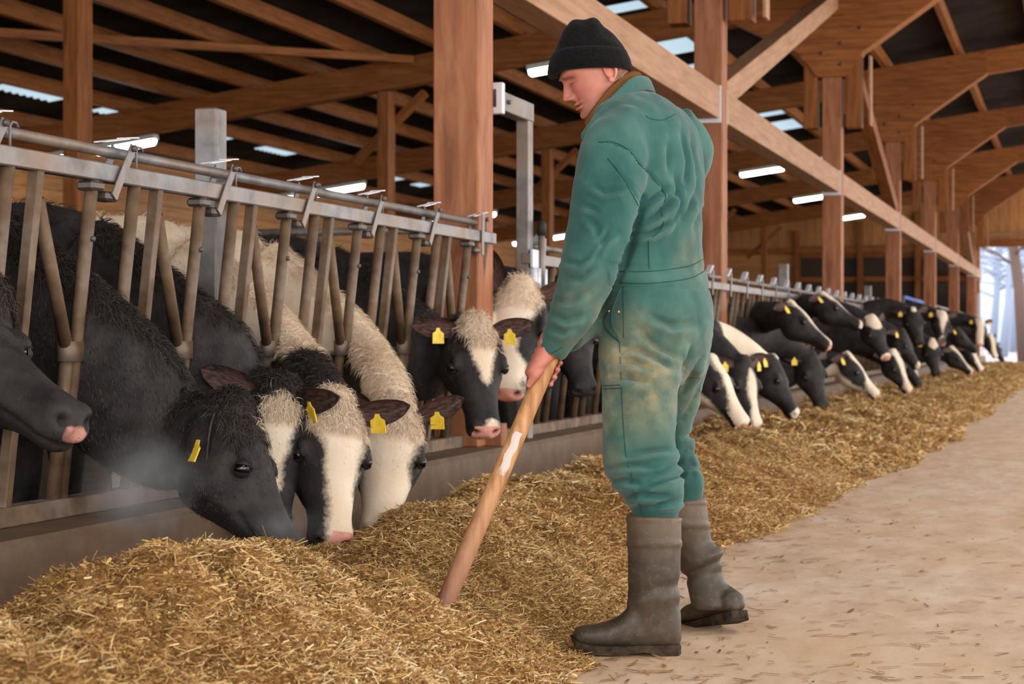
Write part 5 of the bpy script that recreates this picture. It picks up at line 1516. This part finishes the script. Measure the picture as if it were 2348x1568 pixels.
lb_foot = [foot_ring(px, t_, b_, 5.10, w_) for px, t_, b_, w_ in [(1560, 1400, 1470, .022), (1550, 1375, 1482, .040), (1520, 1365, 1484, .046), (1480, 1368, 1484, .047), (1448, 1388, 1483, .047), (1420, 1412, 1482, .049), (1390, 1426, 1481, .051), (1360, 1432, 1480, .051), (1338, 1433, 1478, .047), (1322, 1439, 1472, .038), (1313, 1449, 1464, .02)]]
V, F = merge_geo(loft_geo(lb_shaft), loft_geo(lb_foot))
def finish_boot(me, dust_y, ringy, Zb, extra=None):
    A = get_co(me); No = get_no(me); W = A + np.array(MO); bx, by, bz = project(W)
    d = np.zeros(len(A))
    for yy in ringy: d += .0045 * np.exp(-((by - yy) / 3.6) ** 2)
    d += .0016 * wob(W, 16, 91, 3)
    if extra is not None: d += extra(bx, by)
    set_co(me, A + No * d[:, None])
    set_attr(me, 'dust', np.clip(np.exp(-((by - dust_y) / 60) ** 2) * .8, 0, 1)); me.materials.append(M['boot'])
me = fuse(V, F, .006, 4, .5, MO)
def lb_extra(x, y):
    f = -np.exp(-((y - 1352 + .2 * (x - 1500)) / 12) ** 2) * .005 + np.exp(-((y - 1375 + .1 * (x - 1500)) / 14) ** 2) * .004
    rib = np.where((x > 1480) & (x < 1530) & (y > 1400) & (y < 1428), .0012 * np.sin(x * 1.1), 0)
    return np.where(x > 1440, f, 0) + rib
finish_boot(me, 1190, (1190, 1243, 1250), 5.1, lb_extra)
lb = put('rubber_boot', me, None, man)
def sole_geo(pts_px, Z, ws, thick_px):
    rings = []
    for (px, py), w_, th in zip(pts_px, ws, thick_px):
        c = P(px, py, Z); h = th / 2 * Z / FPX
        rings.append([c + FV * w_ - UV * h, c + FV * w_ + UV * h, c - FV * w_ + UV * h, c - FV * w_ - UV * h])
    return loft_geo(rings)
V, F = merge_geo(sole_geo([(1560, 1486), (1553, 1487), (1520, 1488), (1490, 1487)], 5.1, [.026, .041, .047, .047], [18, 28, 28, 26]),
                 sole_geo([(1492, 1483), (1470, 1482), (1440, 1484), (1400, 1486), (1360, 1484), (1335, 1479), (1318, 1470), (1310, 1462)], 5.1, [.047, .046, .05, .054, .054, .05, .04, .022], [18, 16, 18, 20, 20, 18, 14, 10]))
V = [Vector((v_.x, v_.y, max(v_.z, .001))) for v_ in V]
put('sole', mesh_from('sole', [v_ - MO for v_ in V], F), M['sole'], lb)
for k in range(9):
    px = 1345 + k * 23; bw = .056 if px < 1480 else .05
    q = P(px, 1491, 5.1); beam('tread_lug', (q.x, q.y, .006) - FV * bw if False else Vector((q.x, q.y, .008)) - FV * bw, Vector((q.x, q.y, .008)) + FV * bw, .012, .014, M['sole'], lb, rel=None) if False else None
# right boot, heel lifted
rb_shaft = [vis_ring(y, L, R, z, b, 32, sl) for y, L, R, z, b, sl in [(1146, 1508, 1617, 5.5, .062, -.012), (1150, 1506, 1619, 5.5, .065, -.012), (1192, 1514, 1624, 5.5, .065, -.01), (1196, 1516, 1623, 5.5, .064, -.008), (1240, 1528, 1632, 5.51, .062, 0), (1262, 1545, 1651, 5.51, .06, 0), (1285, 1556, 1656, 5.51, .058, 0), (1310, 1566, 1655, 5.52, .054, 0), (1335, 1574, 1662, 5.51, .05, 0), (1352, 1578, 1674, 5.50, .049, 0), (1370, 1582, 1688, 5.49, .048, 0), (1386, 1586, 1697, 5.48, .044, 0), (1396, 1590, 1697, 5.48, .036, 0)]]
ra = P(1690, 1386, 5.44); rb_ = P(1574, 1414, 5.69)
fd_ = (rb_ - ra); fl = fd_.length; fd_.normalize(); fs = fd_.cross(UV).normalized(); fu = fs.cross(fd_)
def rfoot(f, top, bot, w_, n=32):
    c = ra + fd_ * (f * fl) + fu * ((top + bot) / 2); h = (top - bot) / 2
    return [c + fs * (w_ * math.copysign(abs(math.cos(2 * math.pi * k / n)) ** .8, math.cos(2 * math.pi * k / n))) + fu * (h * math.copysign(abs(math.sin(2 * math.pi * k / n)) ** .75, math.sin(2 * math.pi * k / n))) for k in range(n)]
rb_foot = [rfoot(*q) for q in [(-.02, .02, -.01, .02), (.03, .04, -.022, .038), (.15, .06, -.026, .044), (.3, .085, -.026, .046), (.42, .075, -.026, .047), (.55, .05, -.026, .049), (.7, .038, -.026, .05), (.85, .034, -.024, .047), (.96, .026, -.02, .038), (1.03, .01, -.008, .02)]]
V, F = merge_geo(loft_geo(rb_shaft), loft_geo(rb_foot))
me = fuse(V, F, .006, 4, .5, MO)
def rb_extra(x, y):
    return np.exp(-np.hypot((x - 1640) / 20, (y - 1270) / 16) ** 2) * .008 - np.exp(-((y - 1305 + .5 * (x - 1610)) / 9) ** 2) * .008 + np.exp(-((y - 1285 + .5 * (x - 1610)) / 10) ** 2) * .006
finish_boot(me, 1160, (1152, 1200, 1207), 5.5, rb_extra)
rb = put('rubber_boot', me, None, man)
rings = []
for f, w_, th, dn in [(-.01, .028, .02, -.028), (.03, .041, .03, -.034), (.28, .048, .03, -.036), (.30, .046, .016, -.03), (.45, .046, .016, -.03), (.6, .05, .02, -.034), (.85, .05, .02, -.032), (.98, .04, .016, -.026), (1.05, .022, .01, -.012)]:
    c = ra + fd_ * (f * fl) + fu * dn
    rings.append([c + fs * w_ - fu * th / 2, c + fs * w_ + fu * th / 2, c - fs * w_ + fu * th / 2, c - fs * w_ - fu * th / 2])
V, F = loft_geo(rings); V = [Vector((v_.x, v_.y, max(v_.z, .001))) for v_ in V]
put('sole', mesh_from('sole', [v_ - MO for v_ in V], F), M['sole'], rb)

# ---- the tool handle he leans on
t = NT('ash_handle', .55, .35); v = t.coord((1, 1, 1)); g = t.noise(t.coord((30, 30, 1.5)), 2, 6)
c = t.ramp(g, [(.3, lin(150, 100, 60)), (.55, lin(190, 140, 92)), (.75, lin(208, 164, 118))])
c = t.mix(c, lin(146, 100, 86), t.math('MULTIPLY', t.attr('grey'), .85, True))
c = t.mix(c, lin(86, 150, 130), t.math('MULTIPLY', t.attr('green'), t.ramp(t.noise(v, 60, 3), [(.45, (0, 0, 0)), (.6, (1, 1, 1))]), True))
t.color(c).bump(g, .1, .002); M['handle'] = t.m
hl = (h_bot - h_top).length; n = 26
pts = [h_top.lerp(h_bot, i / (n - 1)) for i in range(n)]
V, F = tube_geo(pts, list(np.interp(np.linspace(0, 1, n), [0, .03, .3, .8, 1], [.02, .0235, .0245, .0265, .024])), 20)
tool = empty('tool_handle', (h_bot.x, h_bot.y, 0), 'long worn wooden tool handle stuck in the straw, held by the farmer', 'tool')
TO = Vector(tool.location)
me = mesh_from('shaft', [v_ - TO for v_ in V], F, True)
al = np.array([(Vector(v_) - h_top).dot(ax) / hl for v_ in V])
set_attr(me, 'grey', np.clip((al - .5) * 2.6, 0, 1)); set_attr(me, 'green', np.clip((al - .88) * 12, 0, 1))
put('shaft', me, M['handle'], tool)
t = NT('worn_label', .7, .2); t.color(t.ramp(t.noise(t.coord((1, 1, .4)), 34, 5), [(.36, lin(170, 124, 96)), (.52, lin(206, 190, 180))])); M['label'] = t.m
V, F = [], []
t0, t1 = axis_t(1158, 985) , axis_t(1120, 1085)
for i in range(12):
    tt_ = t0 + (t1 - t0) * i / 11
    for j in range(5):
        a = -118 + 13 * j + (6 * math.sin(i * 1.3) if j in (0, 4) else 0); V.append(around(tt_, a, .0262) - TO)
for i in range(11):
    for j in range(4): F.append((i * 5 + j, i * 5 + j + 1, (i + 1) * 5 + j + 1, (i + 1) * 5 + j))
put('worn_label', mesh_from('worn_label', V, F, True), M['label'], tool)
# ================================================================== breath steaming from the near cows
def vapour(c, rad, dens, lab, seed):
    V, F = ellipsoid_geo((0, 0, 0), (rad[0], 0, 0), (0, rad[1], 0), (0, 0, rad[2]), 24, 16)
    A = np.array([tuple(v_) for v_ in V]); A = A * (1 + .18 * wob(A * 6, 1.2, seed, 2))[:, None]
    me = mesh_from('breath_vapour', A, F, True)
    mt = bpy.data.materials.new('breath'); mt.use_nodes = True; nt = mt.node_tree; nt.nodes.clear()
    out = nt.nodes.new('ShaderNodeOutputMaterial'); pv = nt.nodes.new('ShaderNodeVolumePrincipled')
    pv.inputs['Color'].default_value = (.92, .90, .92, 1)
    tc = nt.nodes.new('ShaderNodeTexCoord'); mp = nt.nodes.new('ShaderNodeMapping'); mp.inputs['Scale'].default_value = (1 / rad[0], 1 / rad[1], 1 / rad[2])
    ln = nt.nodes.new('ShaderNodeVectorMath'); ln.operation = 'LENGTH'
    nt.links.new(tc.outputs['Object'], mp.inputs[0]); nt.links.new(mp.outputs[0], ln.inputs[0])
    mr = nt.nodes.new('ShaderNodeMapRange'); mr.inputs[1].default_value = .15; mr.inputs[2].default_value = .85; mr.inputs[3].default_value = 1; mr.inputs[4].default_value = 0
    nt.links.new(ln.outputs['Value'], mr.inputs[0])
    nz = nt.nodes.new('ShaderNodeTexNoise'); nz.inputs['Scale'].default_value = 7; nz.inputs['Detail'].default_value = 3
    nt.links.new(tc.outputs['Object'], nz.inputs['Vector'])
    r2 = nt.nodes.new('ShaderNodeMapRange'); r2.inputs[1].default_value = .35; r2.inputs[2].default_value = .7
    nt.links.new(nz.outputs['Fac'], r2.inputs[0])
    mu = nt.nodes.new('ShaderNodeMath'); mu.operation = 'MULTIPLY'; nt.links.new(mr.outputs[0], mu.inputs[0]); nt.links.new(r2.outputs[0], mu.inputs[1])
    m2 = nt.nodes.new('ShaderNodeMath'); m2.operation = 'MULTIPLY'; m2.inputs[1].default_value = dens; nt.links.new(mu.outputs[0], m2.inputs[0])
    nt.links.new(m2.outputs[0], pv.inputs['Density']); nt.links.new(pv.outputs[0], out.inputs['Volume'])
    o = put('breath_vapour', me, mt, None, c)
    tag(o, lab, 'vapour', kind='stuff')
vapour(P(320, 1110, 5.0), (.22, .22, .2), 3.6, 'faint breath vapour drifting below the snout at the left edge', 3)
vapour(P(660, 1200, 5.15), (.16, .14, .07), 2.0, 'thin breath vapour around the eating muzzles', 4)
